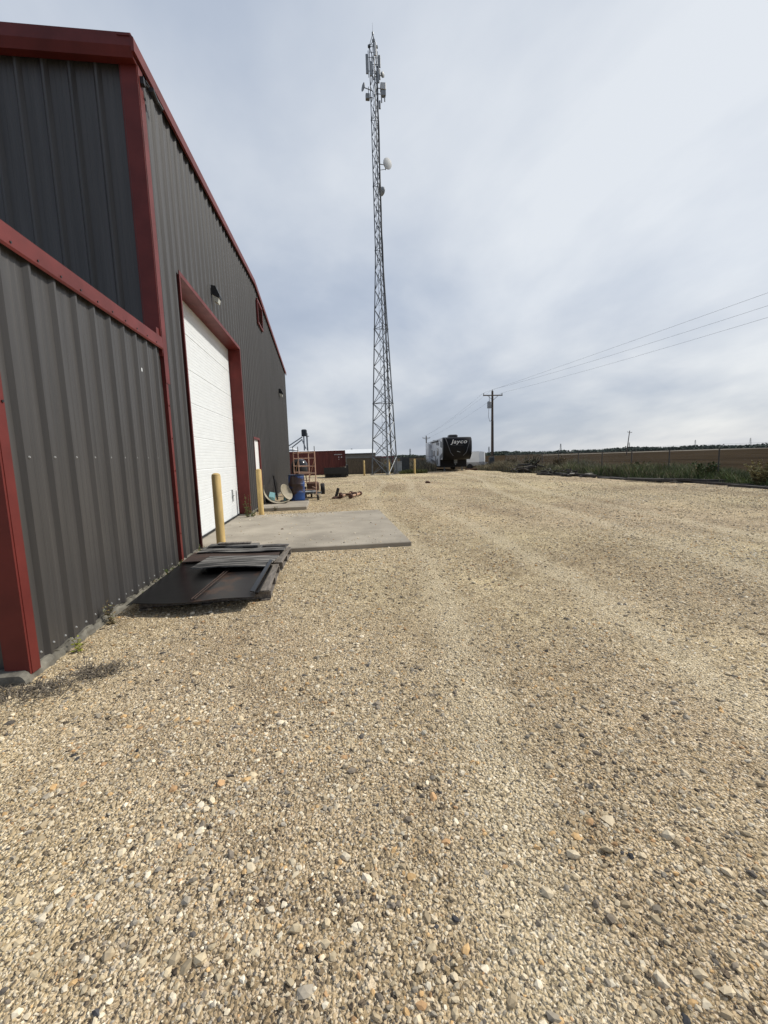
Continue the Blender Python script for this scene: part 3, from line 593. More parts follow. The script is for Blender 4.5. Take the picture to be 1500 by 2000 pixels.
# ------------------------------------------------------------------ things by the far part of the wall
t = thing('plastic_drum', 'blue plastic drum with brown stains standing by the building', 'drum', (-1.12, 15.2, .10))
mb = MB(); R0 = .275; pr = [(R0*.93, 0), (R0*.99, .03), (R0, .08)]
for zc in (.30, .58): pr += [(R0, zc-.03), (R0+.014, zc), (R0, zc+.03)]
pr += [(R0, .80), (R0*.985, .84), (R0*.93, .86)]
mb.lathe(pr, (-1.12, 15.2, .10), 36); mb.build('body', M['blue'], t, smooth=True)
MB().lathe([(R0*.97, .862), (R0*1.02, .868), (R0*1.02, .895), (R0*.9, .90), (R0*.88, .885), (.01, .88)], (-1.12, 15.2, .10), 36).build('rim', mat('dark_blue_rim', (.01, .022, .06), .5), t, smooth=True)
t = thing('wooden_skid', 'low dark wooden skid under the blue drum', 'skid', (-1.2, 15.2, 0))
for k in range(6): MB().box(-1.72+k*.17, -1.60+k*.17, 14.86, 15.56, .078, .098).build('deck_board', M['timber'], t)
for y in (14.9, 15.52): MB().box(-1.72, -.75, y-.03, y+.03, .02, .0765).build('runner', M['timber'], t)
# junk on the landing end
def trough(u, v):
    a = R(165+135*u); rr_ = .42+.05*v
    return [-1.60+rr_*math.cos(a)*1.15, 14.05+.48*v+.1*u, .555+rr_*math.sin(a)+.05*v]
bent(trough, 24, 8, .02, 'fibreglass_trough', M['beige'], 'curved beige fibreglass trough lying on the landing', 'trough')
mb = MB(); mb.lathe([(.02, .0), (.16, .02), (.25, .07), (.285, .12), (.27, .125), (.15, .05), (.02, .03)], (-1.52, 14.75, .40), 28, axis=(.80, -.42, .42)); tag(mb.build('round_lid', M['beige'], smooth=True, local=(-1.62, 14.85, .1)), 'round beige lid leaning on the trough by the wall', 'lid')
mb = MB(); mb.slab([(-1.98, 14.42, .34), (-1.80, 14.36, .30), (-1.78, 14.55, .44), (-1.96, 14.6, .48)], .10); tag(mb.build('teal_tub', M['teal'], local=(-1.9, 14.5, .2)), 'pale teal plastic tub tipped among the junk by the wall', 'tub')
mb = MB(); mb.lathe([(.12, 0), (.15, .02), (.15, .16), (.10, .22), (.04, .24)], (-1.98, 14.72, .11), 16); tag(mb.build('black_bucket', M['black'], smooth=True, local=(-1.98, 14.72, .11)), 'black bucket behind the beige trough by the wall', 'bucket')
mb = MB(); mb.lathe([(.02, 0), (.10, .02), (.16, .07), (.15, .075), (.02, .03)], (-1.42, 15.1, .20), 18, axis=(-.5, -.6, .5)); tag(mb.build('small_dish', M['beige'], smooth=True, local=(-1.42, 15.1, .12)), 'small beige dish tilted against the blue drum', 'dish')
mb = MB(); mb.box(-1.56, -1.48, 14.95, 15.0, .12, .26); tag(mb.build('pale_jug', M['teal'], local=(-1.5, 15, .12)), 'small pale jug beside the blue drum', 'jug')
mb = MB(); mb.bar((-1.93, 16.3, .05), (-2.02, 16.32, .95), .035, 8); tag(mb.build('black_post', M['black'], local=(-1.93, 16.3, .05)), 'short black post leaning on the grey wall left of the blue drum', 'post')

# rolling scaffold
t = thing('scaffold', 'cream painted rolling scaffold tower behind the blue drum', 'scaffold', (-.9, 16.6, 0))
ends = (((-1.07, 16.0), (-.48, 16.0)), ((-1.36, 17.5), (-.77, 17.5)))
for (pa, pb) in ends:
    mb = MB()
    for p in (pa, pb): mb.bar((*p, .18), (*p, 1.80), .022, 8)
    for z in (.41, .68, .99, 1.02, 1.26, 1.55, 1.77): mb.bar((*pa, z), (*pb, z), .015, 6)
    for p in (pa, pb): mb.bar((*p, 1.80), (*p, 1.98), .014, 6, m=1)
    mb.build('end_frame', [M['cream'], M['steel']], t)
for i in (0, 1):
    mb = MB(); p, q = ends[0][i], ends[1][i]; mb.bar((*p, 1.75), (*q, 1.75), .016); mb.bar((*p, .45), (*q, .45), .016); mb.bar((*p, 1.55), (*q, .75), .012); mb.build('side_brace', M['cream'], t)
MB().box(-1.06, -.5, 16.03, 16.5, .30, .33).build('platform', M['antgrey'], t)
def wheel(parent, c, r, w, axis=(1, 0, 0), tyre='tyre'):
    c = Vector(c); a = Vector(axis).normalized()
    b = MB().lathe([(r*.6, -w/2), (r*.92, -w/2), (r, -w*.3), (r, w*.3), (r*.92, w/2), (r*.6, w/2)], c, 22, axis=a).build('wheel', M['rubber'], parent, smooth=True)
    MB().lathe([(r*.585, -w*.38), (r*.5, -w*.42), (r*.2, -w*.30), (r*.2, w*.30), (r*.5, w*.42), (r*.585, w*.38)], c, 18, axis=a).build('rim', M['galv'], b, smooth=True)
    return b
for (x, y) in ends[0]+ends[1]: wheel(t, (x+.05, y-.05, .115), .105, .06, (1, .15, 0))
# black kettle-shaped smoker seen through the scaffold
t = thing('smoker_grill', 'black domed smoker grill standing behind the scaffold', 'grill', (-1.20, 18.4, 0))
MB().lathe([(.30, .92), (.33, 1.0), (.33, 1.22), (.325, 1.24)], (-1.2, 18.4, 0), 26).build('bowl', M['black'], t, smooth=True)
MB().lathe([(.335, 1.245), (.33, 1.34), (.26, 1.46), (.14, 1.53), (.02, 1.55)], (-1.2, 18.4, 0), 26).build('lid', mat('gloss_black_enamel', (.02, .02, .022), .18, 0, .1), t, smooth=True)
for a in (0.5, 2.6, 4.7): MB().bar((-1.2+.26*math.cos(a), 18.4+.26*math.sin(a), .93), (-1.2+.36*math.cos(a), 18.4+.36*math.sin(a), 0), .02).build('leg', M['rust'], t)
# tow-behind tiller
t = thing('tow_behind_tiller', 'rusty red tow behind tiller with black wheels parked past the scaffold', 'farm implement', (-.55, 17.2, 0))
MB().cbox(-.86, -.40, 16.9, 17.6, .30, .62, .05).build('housing', M['rust'], t)
MB().box(-.95, -.30, 16.55, 16.72, .20, .26).build('frame', M['steel'], t); MB().bar((-.62, 16.6, .24), (-.62, 15.9, .30), .03).build('drawbar', M['steel'], t)
wheel(t, (-.26, 17.2, .34), .22, .16); wheel(t, (-.98, 17.2, .23), .22, .16)
for k in range(4): MB().bar((-.84+k*.13, 16.8, .16), (-.84+k*.13, 17.0, .36), .02).build('tine', M['rust'], t)

# shafts and pipe on the gravel
def shaft(p, q, lab, m='tan'):
    c = ((Vector(p)+Vector(q))/2); t = thing('roller_shaft', lab, 'machine part', (c.x, c.y, 0), 'machine parts on the gravel')
    d = (Vector(q)-Vector(p)).normalized()
    MB().bar(p, q, .045, 10).build('rod', M[m], t, smooth=True)
    for e in (Vector(p), Vector(q)): MB().lathe([(.06, -.07), (.085, -.06), (.085, .06), (.06, .07)], e, 14, axis=d).build('flange', M['rust'], t, smooth=True)
shaft((.42, 16.2, .10), (.86, 17.3, .10), 'tan roller shaft with brown ends nearest the upright pipe on the gravel')
shaft((.78, 15.95, .10), (1.20, 17.1, .10), 'tan roller shaft with brown ends lying right of the other on the gravel')
shaft((.42, 16.65, .12), (.98, 16.55, .13), 'brown roller shaft lying crosswise over the tan shafts', 'rust')
t = thing('pipe_stub', 'dark pipe stub standing tilted on a rusty base on the gravel', 'machine part', (.25, 16.3, 0), 'machine parts on the gravel')
MB().bar((.23, 16.3, .05), (.34, 16.3, .40), .055, 14).build('pipe', M['black'], t, smooth=True)
MB().lathe([(.13, .005), (.14, .05), (.08, .09)], (.22, 16.3, 0), 14).build('base', M['rust'], t, smooth=True)
mb = MB(); mb.bar((.05, 16.15, .02), (.40, 16.0, .02), .012); tag(mb.build('rusty_rod', M['rust'], local=(.2, 16.1, 0)), 'thin rusty rod on the gravel before the pipe stub', 'rod')
def rock(loc, r, lab):
    import bmesh
    bm = bmesh.new(); bmesh.ops.create_icosphere(bm, subdivisions=2, radius=r)
    for v in bm.verts:
        k = 1+.22*math.sin(v.co.x*31/r*.1+2)*math.cos(v.co.y*23/r*.1)+random.uniform(-.1, .1); v.co = Vector((v.co.x*k*1.35, v.co.y*k, v.co.z*k*.6))
    me = bpy.data.meshes.new('rock'); bm.to_mesh(me); bm.free(); me.materials.append(M['rust'] if r > .1 else M['found'])
    o = bpy.data.objects.new('rock', me); COL.objects.link(o); o.location = loc; tag(o, lab, 'rock')
rock((5.42, 23.3, .05), .13, 'brown clod on the gravel before the parked travel trailer')

# ------------------------------------------------------------------ container, dark trailer and buildings behind
cx0, cx1, cy, ch = -5.0, 1.66, 41.5, 2.28
t = thing('shipping_container', 'oxide red corrugated shipping container with white code lettering', 'container', (cx0, cy, 0))
mb = MB(); prof = []; x = cx0+.08
while x < cx1-.2:
    prof += [(x, 0), (x+.07, .036), (x+.14, .036), (x+.21, 0)]; x += .28
prof = [(cx0+.05, 0)]+prof+[(cx1-.05, 0)]
sheet(mb, prof, lambda p, h, z: (p, cy+.04-h*.9, z), .14, lambda x: ch-.10)
mb.box(cx0, cx1, cy+.06, cy+2.4, .12, ch-.02); mb.build('body', M['cont'], t)
mb = MB()
for x in (cx0, cx1-.12): mb.box(x, x+.12, cy-.01, cy+.055, 0, ch)
mb.box(cx0+.121, cx1-.121, cy-.008, cy+.055, ch-.10, ch-.002); mb.box(cx0+.121, cx1-.121, cy-.008, cy+.055, .02, .15); mb.build('frame_rail', M['cont'], t)
def text_part(txt, size, mtx, name, m, parent, ext=.006, shear=0, bold=0):
    cu = bpy.data.curves.new(name, 'FONT'); cu.body = txt; cu.size = size; cu.extrude = ext; cu.shear = shear; cu.offset = bold; cu.space_character = 1.08; cu.align_x = 'CENTER'; cu.resolution_u = 4
    ob = bpy.data.objects.new(name, cu); COL.objects.link(ob); dg = bpy.context.evaluated_depsgraph_get(); me = bpy.data.meshes.new_from_object(ob.evaluated_get(dg)); bpy.data.objects.remove(ob); bpy.data.curves.remove(cu)
    me.transform(mtx); me.materials.clear(); me.materials.append(m); o = bpy.data.objects.new(name, me); COL.objects.link(o)
    if parent: o.parent = parent; me.transform(Matrix.Translation(-ORG.get(parent.name, Vector((0, 0, 0)))))
    return o
mb = MB()                                                        # illegible white code marks
for (x, z, w, h) in [(.62+k*.062, 1.86, .045, .075) for k in range(4)]+[(.90+k*.062, 1.86, .045, .075) for k in range(6)]+[(1.30, 1.86, .05, .075)]+[(.98, 1.60, .09, .09), (1.24, 1.60, .11, .09), (.99, 1.42, .08, .06)]:
    mb.box(x, x+w, cy-.014, cy-.0085+.02, z, z+h)
mb.build('lettering', M['lettering'], t)
t = thing('flatbed_trailer', 'low black flatbed trailer parked in front of the red container', 'trailer', (.6, 34.6, 0))
MB().box(-.36, 1.42, 34.5, 36.6, .42, .58).build('deck', M['black'], t); MB().box(-.36, 1.42, 34.46, 34.498, .30, .82).build('side_board', M['black'], t); MB().box(1.425, 1.56, 34.5, 36.6, .1, .98).build('tailgate', M['black'], t)
for x in (.1, .75): wheel(t, (x, 34.7, .31), .30, .2, (0, 1, 0))
MB().box(1.30, 1.40, 34.44, 34.458, .80, .86).build('tail_light', M['lens'], t)
MB().box(-.3, 1.40, 34.62, 36.5, .06, .40).build('underframe', M['black'], t)
# long tan building
t = thing('long_shed', 'long low tan metal shed with white roof behind the fence', 'building', (-6, 70, 0))
MB().box(-16, 7.7, 70, 80, 0, 2.25).build('wall', M['tanwall'], t)
mb = MB(); mb.prism([(69.7, 2.24), (75, 2.95), (80.3, 2.24), (80.3, 2.3), (75, 3.02), (69.7, 2.30)], 'x', -16.2, 7.9); mb.build('roof', M['whiteroof'], t)
# grain elevator and bin
t = thing('grain_elevator', 'far grain elevator leg with square head and slanting spouts', 'grain elevator', (-7.4, 150, 0))
mb = MB(); mb.box(-7.0, -6.5, 149.8, 150.3, 0, 10.4); mb.box(-8.0, -7.6, 149.8, 150.2, 0, 10.4); mb.build('leg', M['antgrey'], t)
mb = MB(); mb.cbox(-8.5, -6.7, 149.3, 150.9, 9.4, 11.7, .3); mb.build('head', M['darkbox'], t); MB().box(-6.7, -6.0, 149.4, 150.8, 9.3, 9.45).build('platform', M['steel'], t)
for i, q in enumerate([((-8.3, 150, 9.2), (-13.6, 150, 5.9)), ((-8.3, 150, 8.4), (-12.0, 150, 5.7)), ((-8.3, 150, 8.0), (-7.3, 150, 5.2))]): MB().bar(q[0], q[1], .2).build('spout', M['antgrey'], t)
t = thing('grain_bin', 'far pale corrugated grain bin with shallow cone roof', 'grain bin', (-12, 150, 0))
MB().lathe([(2.4, 0), (2.4, 4.8)], (-12.3, 152, 0), 28).build('wall', M['galv'], t); MB().lathe([(2.5, 4.8), (.5, 5.7), (.4, 5.9)], (-12.3, 152, 0), 28).build('roof', M['whiteroof'], t)
# compound fence
t = thing('privacy_fence', 'brown screened fence between the red container and the tower', 'fence', (1.5, 40, 0))
mb = MB(); x = 1.72; ps = []
for k in range(37): mb.box(x+k*.085, x+k*.085+.078, 39.99+.012*(k % 2), 40.01+.012*(k % 2), .02, 1.52+.01*math.sin(k))
mb.build('screen', M['screen'], t)
for k in range(3): MB().bar((1.7+k*1.6, 40.06, 0), (1.7+k*1.6, 40.06, 1.58), .03).build('post', M['steel'], t)
MB().bar((1.7, 40.07, 1.53), (4.9, 40.07, 1.53), .02).build('top_rail', M['steel'], t)
def chain_fence(name, label, pts, h, step, parentloc, arms, mesh_pitch=.075, wr=.0009, nwires=3):
    t = thing(name, label, 'fence', parentloc)
    pts = [Vector((*p, 0)) for p in pts]
    seg = pts[1]-pts[0]; L_ = seg.length; d = seg.normalized(); nrm = Vector((d.y, -d.x, 0)); n = int(L_/step)
    for k in range(n+1):
        p = pts[0]+d*(k*step); mb = MB(); mb.bar(p+Vector((0, 0, -.1)), p+Vector((0, 0, h)), .030, 8)
        if arms: mb.bar(p+Vector((0, 0, h)), p+nrm*.20+Vector((0, 0, h+.17)), .018, 5)
        mb.build('post', M['post'], t)
    mb = MB(); mb.bar(pts[0]+Vector((0, 0, h-.03)), pts[0]+d*(n*step)+Vector((0, 0, h-.03)), .013, 6); mb.build('top_rail', M['post'], t)
    if arms:
        for q in range(nwires):
            f = (q+1)/nwires; mb = MB(); mb.bar(pts[0]+nrm*.20*f+Vector((0, 0, h+.17*f)), pts[0]+d*(n*step)+nrm*.20*f+Vector((0, 0, h+.17*f)), .003, 4); mb.build('barbed_wire', M['steel'], t)
    mb = MB(); Lm = n*step; s = -h
    while s < Lm:
        for sg in (1, -1):
            a0, a1 = max(s, 0), min(s+h, Lm)
            if a1-a0 < .02: continue
            z0, z1 = (a0-s, a1-s) if sg > 0 else (h-(a0-s), h-(a1-s))
            mb.bar(pts[0]+d*a0+Vector((0, 0, .03+z0*.96))-nrm*.025, pts[0]+d*a1+Vector((0, 0, .03+z1*.96))-nrm*.025, wr, 3)
        s += mesh_pitch
    mb.build('wire_mesh', M['steel'], t)
    return t
chain_fence('chain_link_fence', 'chain link fence around the tower compound by the travel trailer', [(5.0, 40), (10.1, 40)], 1.5, 1.7, (5, 40, 0), False, .09, .0011)
chain_fence('chain_link_fence', 'long chain link fence with barbed wire along the grassy edge of the yard', [(16.35, 7.9), (18.7, 44.2)], 1.46, 3.0, (16.35, 7.9, 0), True)
t = thing('red_sign', 'faded red sign board on a post inside the tower compound', 'sign', (4.1, 41, 0))
MB().box(3.95, 4.62, 41.0, 41.03, 1.0, 1.5).build('panel', M['redpanel'], t); MB().box(4.03, 4.3, 40.985, 40.999, 1.08, 1.3).build('pale_patch', M['lettering'], t); MB().bar((4.0, 41.05, 0), (4.0, 41.05, 1.5), .04).build('post', M['darkbox'], t)
t = thing('red_beam', 'long faded red steel beam rack behind the compound fence', 'rack', (5, 43, 0))
MB().box(4.2, 6.6, 43, 43.2, 1.42, 1.6).build('beam', M['redpanel'], t)
for x in (4.3, 6.4): MB().box(x, x+.1, 43.02, 43.15, 0, 1.419).build('leg', M['redpanel'], t)
t = thing('equipment_cabinet', 'pale grey equipment cabinet at the foot of the tower', 'cabinet', (6.1, 37.9, 0))
MB().cbox(5.86, 6.46, 37.9, 38.5, .12, 1.05, .02).build('body', M['cabinet'], t); MB().box(5.83, 6.49, 37.87, 38.52, 1.052, 1.09).build('lid', M['cabinet'], t)
mb = MB()
for k in range(5): mb.box(5.90+k*.11, 5.97+k*.11, 37.88, 37.899, .2, .75)
mb.build('door', M['antgrey'], t); MB().box(5.8, 6.5, 37.85, 38.55, 0, .119).build('plinth', M['conc'], t)
t = thing('slatted_enclosure', 'dark slate slatted enclosure beside the grey cabinet', 'enclosure', (6.9, 38.9, 0))
mb = MB()
for k in range(8): mb.box(6.66+k*.075, 6.66+k*.075+.062, 38.6, 38.63, .03, 1.47)
mb.box(6.66, 7.25, 38.64, 39.6, .03, 1.45); mb.build('panel', M['darkbox'], t); MB().box(6.6, 6.655, 38.58, 38.66, 0, 1.52).build('post', M['darkbox'], t)
MB().box(7.255, 7.31, 38.58, 38.66, 0, 1.52).build('post', M['darkbox'], t)

# ------------------------------------------------------------------ the radio tower
TC = Vector((4.92, 37.0, 0)); ang = [R(160), R(20), R(270)]
ang = [math.atan2(.62, -1.13), math.atan2(.62, 1.07), math.atan2(-1.1, .02)]
def tw_half(z): return 1.29*(1-z/17.9)+.335*(z/17.9) if z < 17.9 else .335-.012*(z-17.9)/15
def tleg(i, z): h = tw_half(z); return Vector((TC.x+h*math.cos(ang[i])-.03*z/33, TC.y+h*math.sin(ang[i]), z))
T = thing('radio_tower', 'tall three legged steel lattice radio tower carrying antennas and a white dish', 'tower', TC)
H = 33.0; lv = [0]
while lv[-1] < H-.6: lv.append(lv[-1]+(1.52 if lv[-1] < 17.5 else 1.2))
lv[-1] = H
for i in range(3):
    mb = MB()
    for a, b in zip(lv, lv[1:]):
        r = .058*(1-a/H)+.030*a/H; mb.bar(tleg(i, a), tleg(i, b), r, 8)
    for z in lv[::4]: mb.bar(tleg(i, z)-Vector((0, 0, .05)), tleg(i, z)+Vector((0, 0, .05)), .085*(1-z/H)+.055*z/H, 8)
    mb.build('leg', M['steel'], T)
for f in range(3):
    mb = MB(); i, j = f, (f+1) % 3
    for k, (a, b) in enumerate(zip(lv, lv[1:])):
        r = .030*(1-a/H)+.018*a/H
        mb.bar(tleg(i, a), tleg(j, b), r, 5); mb.bar(tleg(j, a), tleg(i, b), r, 5)
        if k % 4 == 0: mb.bar(tleg(i, a), tleg(j, a), r, 5)
    mb.bar(tleg(i, H), tleg(j, H), .022, 5); mb.build('bracing', M['steel'], T)
mb = MB(); random.seed(3)
for k in range(3):
    p = [Vector((TC.x+.16+.05*k+.32*(1-z/20 if z < 20 else 0)+random.uniform(-.02, .02), TC.y-.05+.05*k, z)) for z in np.linspace(.3, 31, 26)]
    mb.path(p, .026, 6)
mb.build('cable_run', M['cable'], T)
mb = MB()
for s in (-.14, .14): mb.bar((TC.x+s-.1, TC.y-.2, .2), (TC.x+s*.6-.02, TC.y, 32), .012, 4)
for k in range(70): z = .4+k*.45; mb.bar((TC.x-.22, TC.y-.18, z), (TC.x+.04, TC.y-.18*(1-z/33), z), .009, 4)
mb.build('ladder', M['steel'], T)
mb = MB()                                                        # apex
ap = Vector((TC.x-.03, TC.y, 33.75))
for i in range(3): mb.bar(tleg(i, H), ap, .025, 5); mb.bar(tleg(i, H)-Vector((0, 0, .06)), tleg(i, H)+Vector((0, 0, .06)), .12, 6)
mb.bar(ap-Vector((0, 0, .05)), ap+Vector((0, 0, .10)), .07, 8); mb.build('apex', M['steel'], T)
MB().bar(ap, ap+Vector((-.0, 0, .75)), .012, 5, .005).build('lightning_rod', M['steel'], T)
def panel_ant(x, y, z0, z1, m, w=.17):
    p = MB().cbox(x-w/2, x+w/2, y-.05, y+.05, z0, z1, .02).build('panel_antenna', M[m], T)
    mb = MB(); mb.bar((x+(.12 if x < TC.x else -.12), y, z0-.25), (x+(.12 if x < TC.x else -.12), y, z1+.25), .025, 6)
    for z in (z0+.2, z1-.2): mb.bar((x, y, z), (x+(.45 if x < TC.x else -.45), y, z), .018, 5)
    mb.build('mount', M['steel'], p)
panel_ant(4.38, 37.1, 31.05, 32.4, 'antgrey'); panel_ant(5.36, 37.1, 31.55, 32.4, 'antgrey'); panel_ant(5.34, 37.15, 30.75, 31.45, 'antgrey'); panel_ant(4.98, 36.55, 31.9, 32.8, 'antwhite'); panel_ant(4.62, 36.7, 30.6, 31.6, 'antgrey'); panel_ant(5.2, 36.75, 30.2, 31.2, 'antgrey')
p = MB().cbox(5.38, 5.80, 36.9, 37.3, 29.95, 30.42, .03).build('radio_unit', M['antwhite'], T)
mb = MB(); mb.box(5.42, 5.78, 36.95, 37.25, 29.55, 29.9); mb.bar((5.45, 37.1, 29.1), (5.45, 37.1, 29.6), .05); mb.bar((5.70, 37.1, 29.2), (5.70, 37.1, 29.6), .05); mb.bar((5.1, 37.1, 30.1), (5.6, 37.1, 30.1), .03); mb.bar((5.1, 37.1, 29.7), (5.6, 37.1, 29.7), .03); mb.build('mount', M['antgrey'], p)
mb = MB(); mb.lathe([(.05, 0), (.17, .05), (.19, .16), (.17, .20), (.05, .24)], (5.45, 36.9, 30.85), 16, axis=(.7, -.6, 0)); p = mb.build('drum_antenna', M['antgrey'], T, smooth=True); MB().bar((5.1, 37, 30.85), (5.5, 36.9, 30.85), .03).build('mount', M['steel'], p)
mb = MB(); mb.lathe([(.05, 0), (.25, .08), (.28, .14), (.25, .15), (.05, .05)], (4.12, 36.95, 29.95), 18, axis=(-.9, -.3, .1)); p = mb.build('dish_antenna', M['antgrey'], T, smooth=True); MB().bar((4.12, 36.95, 29.95), (4.7, 37.1, 29.9), .03).build('mount', M['steel'], p)
p = MB().cbox(4.20, 4.52, 36.95, 37.25, 29.25, 29.62, .03).build('radio_unit', M['antgrey'], T); mb = MB(); mb.bar((4.25, 37.1, 29.4), (4.75, 37.1, 29.4), .03); mb.bar((4.44, 37.1, 29.2), (4.44, 37.1, 30.15), .025); mb.build('mount', M['steel'], p)
p = MB().cbox(5.22, 5.36, 37.0, 37.15, 28.65, 29.2, .02).build('radio_unit', M['antgrey'], T)
def dish(c, ax, r, m):
    mb = MB(); mb.lathe([(.03, -.16), (r*.55, -.13), (r*.9, -.02), (r, .05), (r*.98, .10), (r*.6, .13), (.03, .14)], c, 26, axis=ax); p = mb.build('dish_antenna', M[m], T, smooth=True)
    mb = MB(); a = Vector(ax).normalized(); q = Vector(c)-a*.22; mb.bar(q-Vector((0, 0, .35)), q+Vector((0, 0, .35)), .035); mb.bar(q, Vector((TC.x+.2, TC.y, q.z)), .03); mb.bar(q-Vector((0, 0, .3)), Vector((TC.x+.2, TC.y, q.z-.45)), .02); mb.build('mount', M['steel'], p)
dish((5.72, 36.9, 24.6), (.45, -.85, -.1), .40, 'antwhite'); dish((5.28, 37.45, 22.9), (.8, .55, 0), .34, 'antgrey')
for i in range(3):
    p = tleg(i, 0); MB().lathe([(.17, -.05), (.17, .08), (.16, .09)], (p.x, p.y, 0), 14).build('footing', M['conc'], T)

# ------------------------------------------------------------------ the parked travel trailer
RV = thing('travel_trailer', 'long white and grey fifth wheel travel trailer with a black front cap', 'travel trailer', (0, 0, 0))
w = 1.30
mb = MB(); prof = [(.9, 1.12), (2.35, 1.12), (2.35, .50), (11.2, .55), (11.35, .8), (11.35, 2.92), (11.2, 2.98), (.9, 3.12)]
mb.prism(prof, 'x', -w, w); body = mb.build('body', M['rvwhite'], RV)
mb = MB()                                                        # rounded front cap, leaning back towards the bottom
rows = [(1.10, .55, .90), (1.25, .30, .97), (1.6, .10, 1), (2.1, .0, 1), (2.7, .03, 1), (3.0, .12, .99), (3.12, .30, .97)]; nseg = 12; vs = []
for z, y, k in rows:
    for i in range(nseg+1):
        u = -1+2*i/nseg; vs.append((u*w*1.004*k, y+.34*abs(u)**3.2, z))
    for u in (1, -1): vs.append((u*w*1.004, .905, z))
fs = []; q = nseg+3
for r_ in range(len(rows)-1):
    ring = list(range(nseg+1))+[nseg+1, nseg+2]
    for i in range(len(ring)): a, b = ring[i], ring[(i+1) % len(ring)]; fs.append((r_*q+a, r_*q+b, (r_+1)*q+b, (r_+1)*q+a))
fs.append(tuple(range(q-1, -1, -1))); fs.append(tuple((len(rows)-1)*q+i for i in range(q)))
mb.add(vs, fs); cap = mb.build('front_cap', M['rvblack'], RV, smooth=True)
mt = Matrix.Translation((.05, -.022, 2.55)) @ Matrix.Rotation(R(90), 4, 'X') @ Matrix.Diagonal((1.25, 1, 1, 1))
text_part('Jayco', .50, mt, 'lettering', M['decal'], cap, .012, .25, .004)
mb = MB()                                                        # grey v-shaped accent ribs and small emblem
for s in (-1, 1): mb.path([(s*1.16, .17, 3.06), (s*1.0, .095, 2.6), (s*.72, .02, 1.75), (s*.45, .13, 1.45)], .028, 5)
mb.build('accent_rib', M['rvgrey'], cap)
mb = MB(); mb.bar((-.14, -.01, 1.84), (.02, -.01, 1.80), .028, 5); mb.bar((.02, -.01, 1.80), (.16, -.01, 1.76), .02, 5); mb.build('emblem', M['antgrey'], cap)
mb = MB(); mb.box(-.55, .45, -.014, .03, 2.38, 2.40); mb.build('slogan_line', M['rvgrey'], cap)
MB().box(-w*.985, w*.985, 2.29, 2.346, .42, 1.115).build('underbelly_front', M['rvblack'], RV)
MB().box(-w*.97, w*.97, 2.4, 11.1, .36, .495).build('chassis', M['black'], RV)
mb = MB(); ws = -w
for (y0, y1, z0, z1) in ((3.0, 3.7, 1.5, 2.2), (5.2, 6.0, 1.5, 2.0), (6.6, 7.0, 1.3, 2.1), (9.7, 10.5, 1.5, 2.2)):
    f = MB().box(ws-.018, ws-.001, y0, y1, z0, z1).build('window', M['black'], RV); MB().box(ws-.024, ws-.0185, y0+.05, y1-.05, z0+.05, z1-.05).build('pane', M['glass'], f)
MB().box(ws-.02, ws-.001, 4.3, 4.95, .62, 2.3).build('entry_door', M['rvwhite'], RV)
mb = MB()
for (y0, y1, z0, z1, dz) in ((1.0, 2.3, 1.35, 1.75, -.3), (2.6, 4.2, 2.45, 2.75, .1), (5.1, 8.2, .75, 1.0, .25), (7.2, 9.2, 2.3, 2.6, .25), (8.4, 11.0, .9, 1.25, -.15), (1.1, 1.9, 2.2, 2.75, .1), (3.4, 4.2, .7, 1.25, -.2)):
    mb.add([(ws-.012, y0, z0), (ws-.012, y1, z0+dz), (ws-.012, y1, z1+dz), (ws-.012, y0, z1), (ws-.001, y0, z0), (ws-.001, y1, z0+dz), (ws-.001, y1, z1+dz), (ws-.001, y0, z1)], [(0,3,2,1),(4,5,6,7),(0,1,5,4),(1,2,6,5),(2,3,7,6),(3,0,4,7)])
mb.build('side_graphic', M['rvgrey'], RV)
MB().box(ws-.28, ws-.002, 7.4, 9.4, .75, 2.75).build('slide_out', M['rvwhite'], RV)
mb = MB(); mb.bar((ws-.08, 2.8, 2.92), (ws-.08, 7.2, 2.86), .06, 8); mb.build('awning', M['black'], RV)
for y, x in ((1.15, -.2), (5.0, -.1)): MB().cbox(x-.40, x+.40, y, y+.9, 3.10-.015*y, 3.42-.02*y, .08).build('roof_air_conditioner', M['black'], RV)
for y in (3.2, 8.3): MB().cbox(-.9, -.45, y, y+.45, 3.0, 3.2, .04).build('roof_vent', M['rvgrey'], RV)
for x in (-.85, .85): mb = MB(); mb.box(x-.05, x+.05, 2.36, 2.46, .06, .5); mb.box(x-.14, x+.14, 2.28, 2.54, .02, .058); mb.build('landing_leg', M['steel'], RV)
mb = MB(); mb.box(-.14, .14, 1.2, 1.5, .75, 1.118); mb.bar((0, 1.35, .6), (0, 1.35, .75), .06); mb.build('hitch_pin', M['steel'], RV)
for x in (-1.08, 1.08):
    for y in (7.2, 8.2): wheel(RV, (x, y, .36), .35, .24)
mb = MB()
for k in range(3): mb.box(ws-.62+.16*k, ws-.40+.16*k, 4.3, 4.9, .2+.16*k, .23+.16*k)
mb.build('entry_step', M['steel'], RV)
RV.location = (11.70, 37.9, 0); RV.rotation_euler.z = -R(4.5)

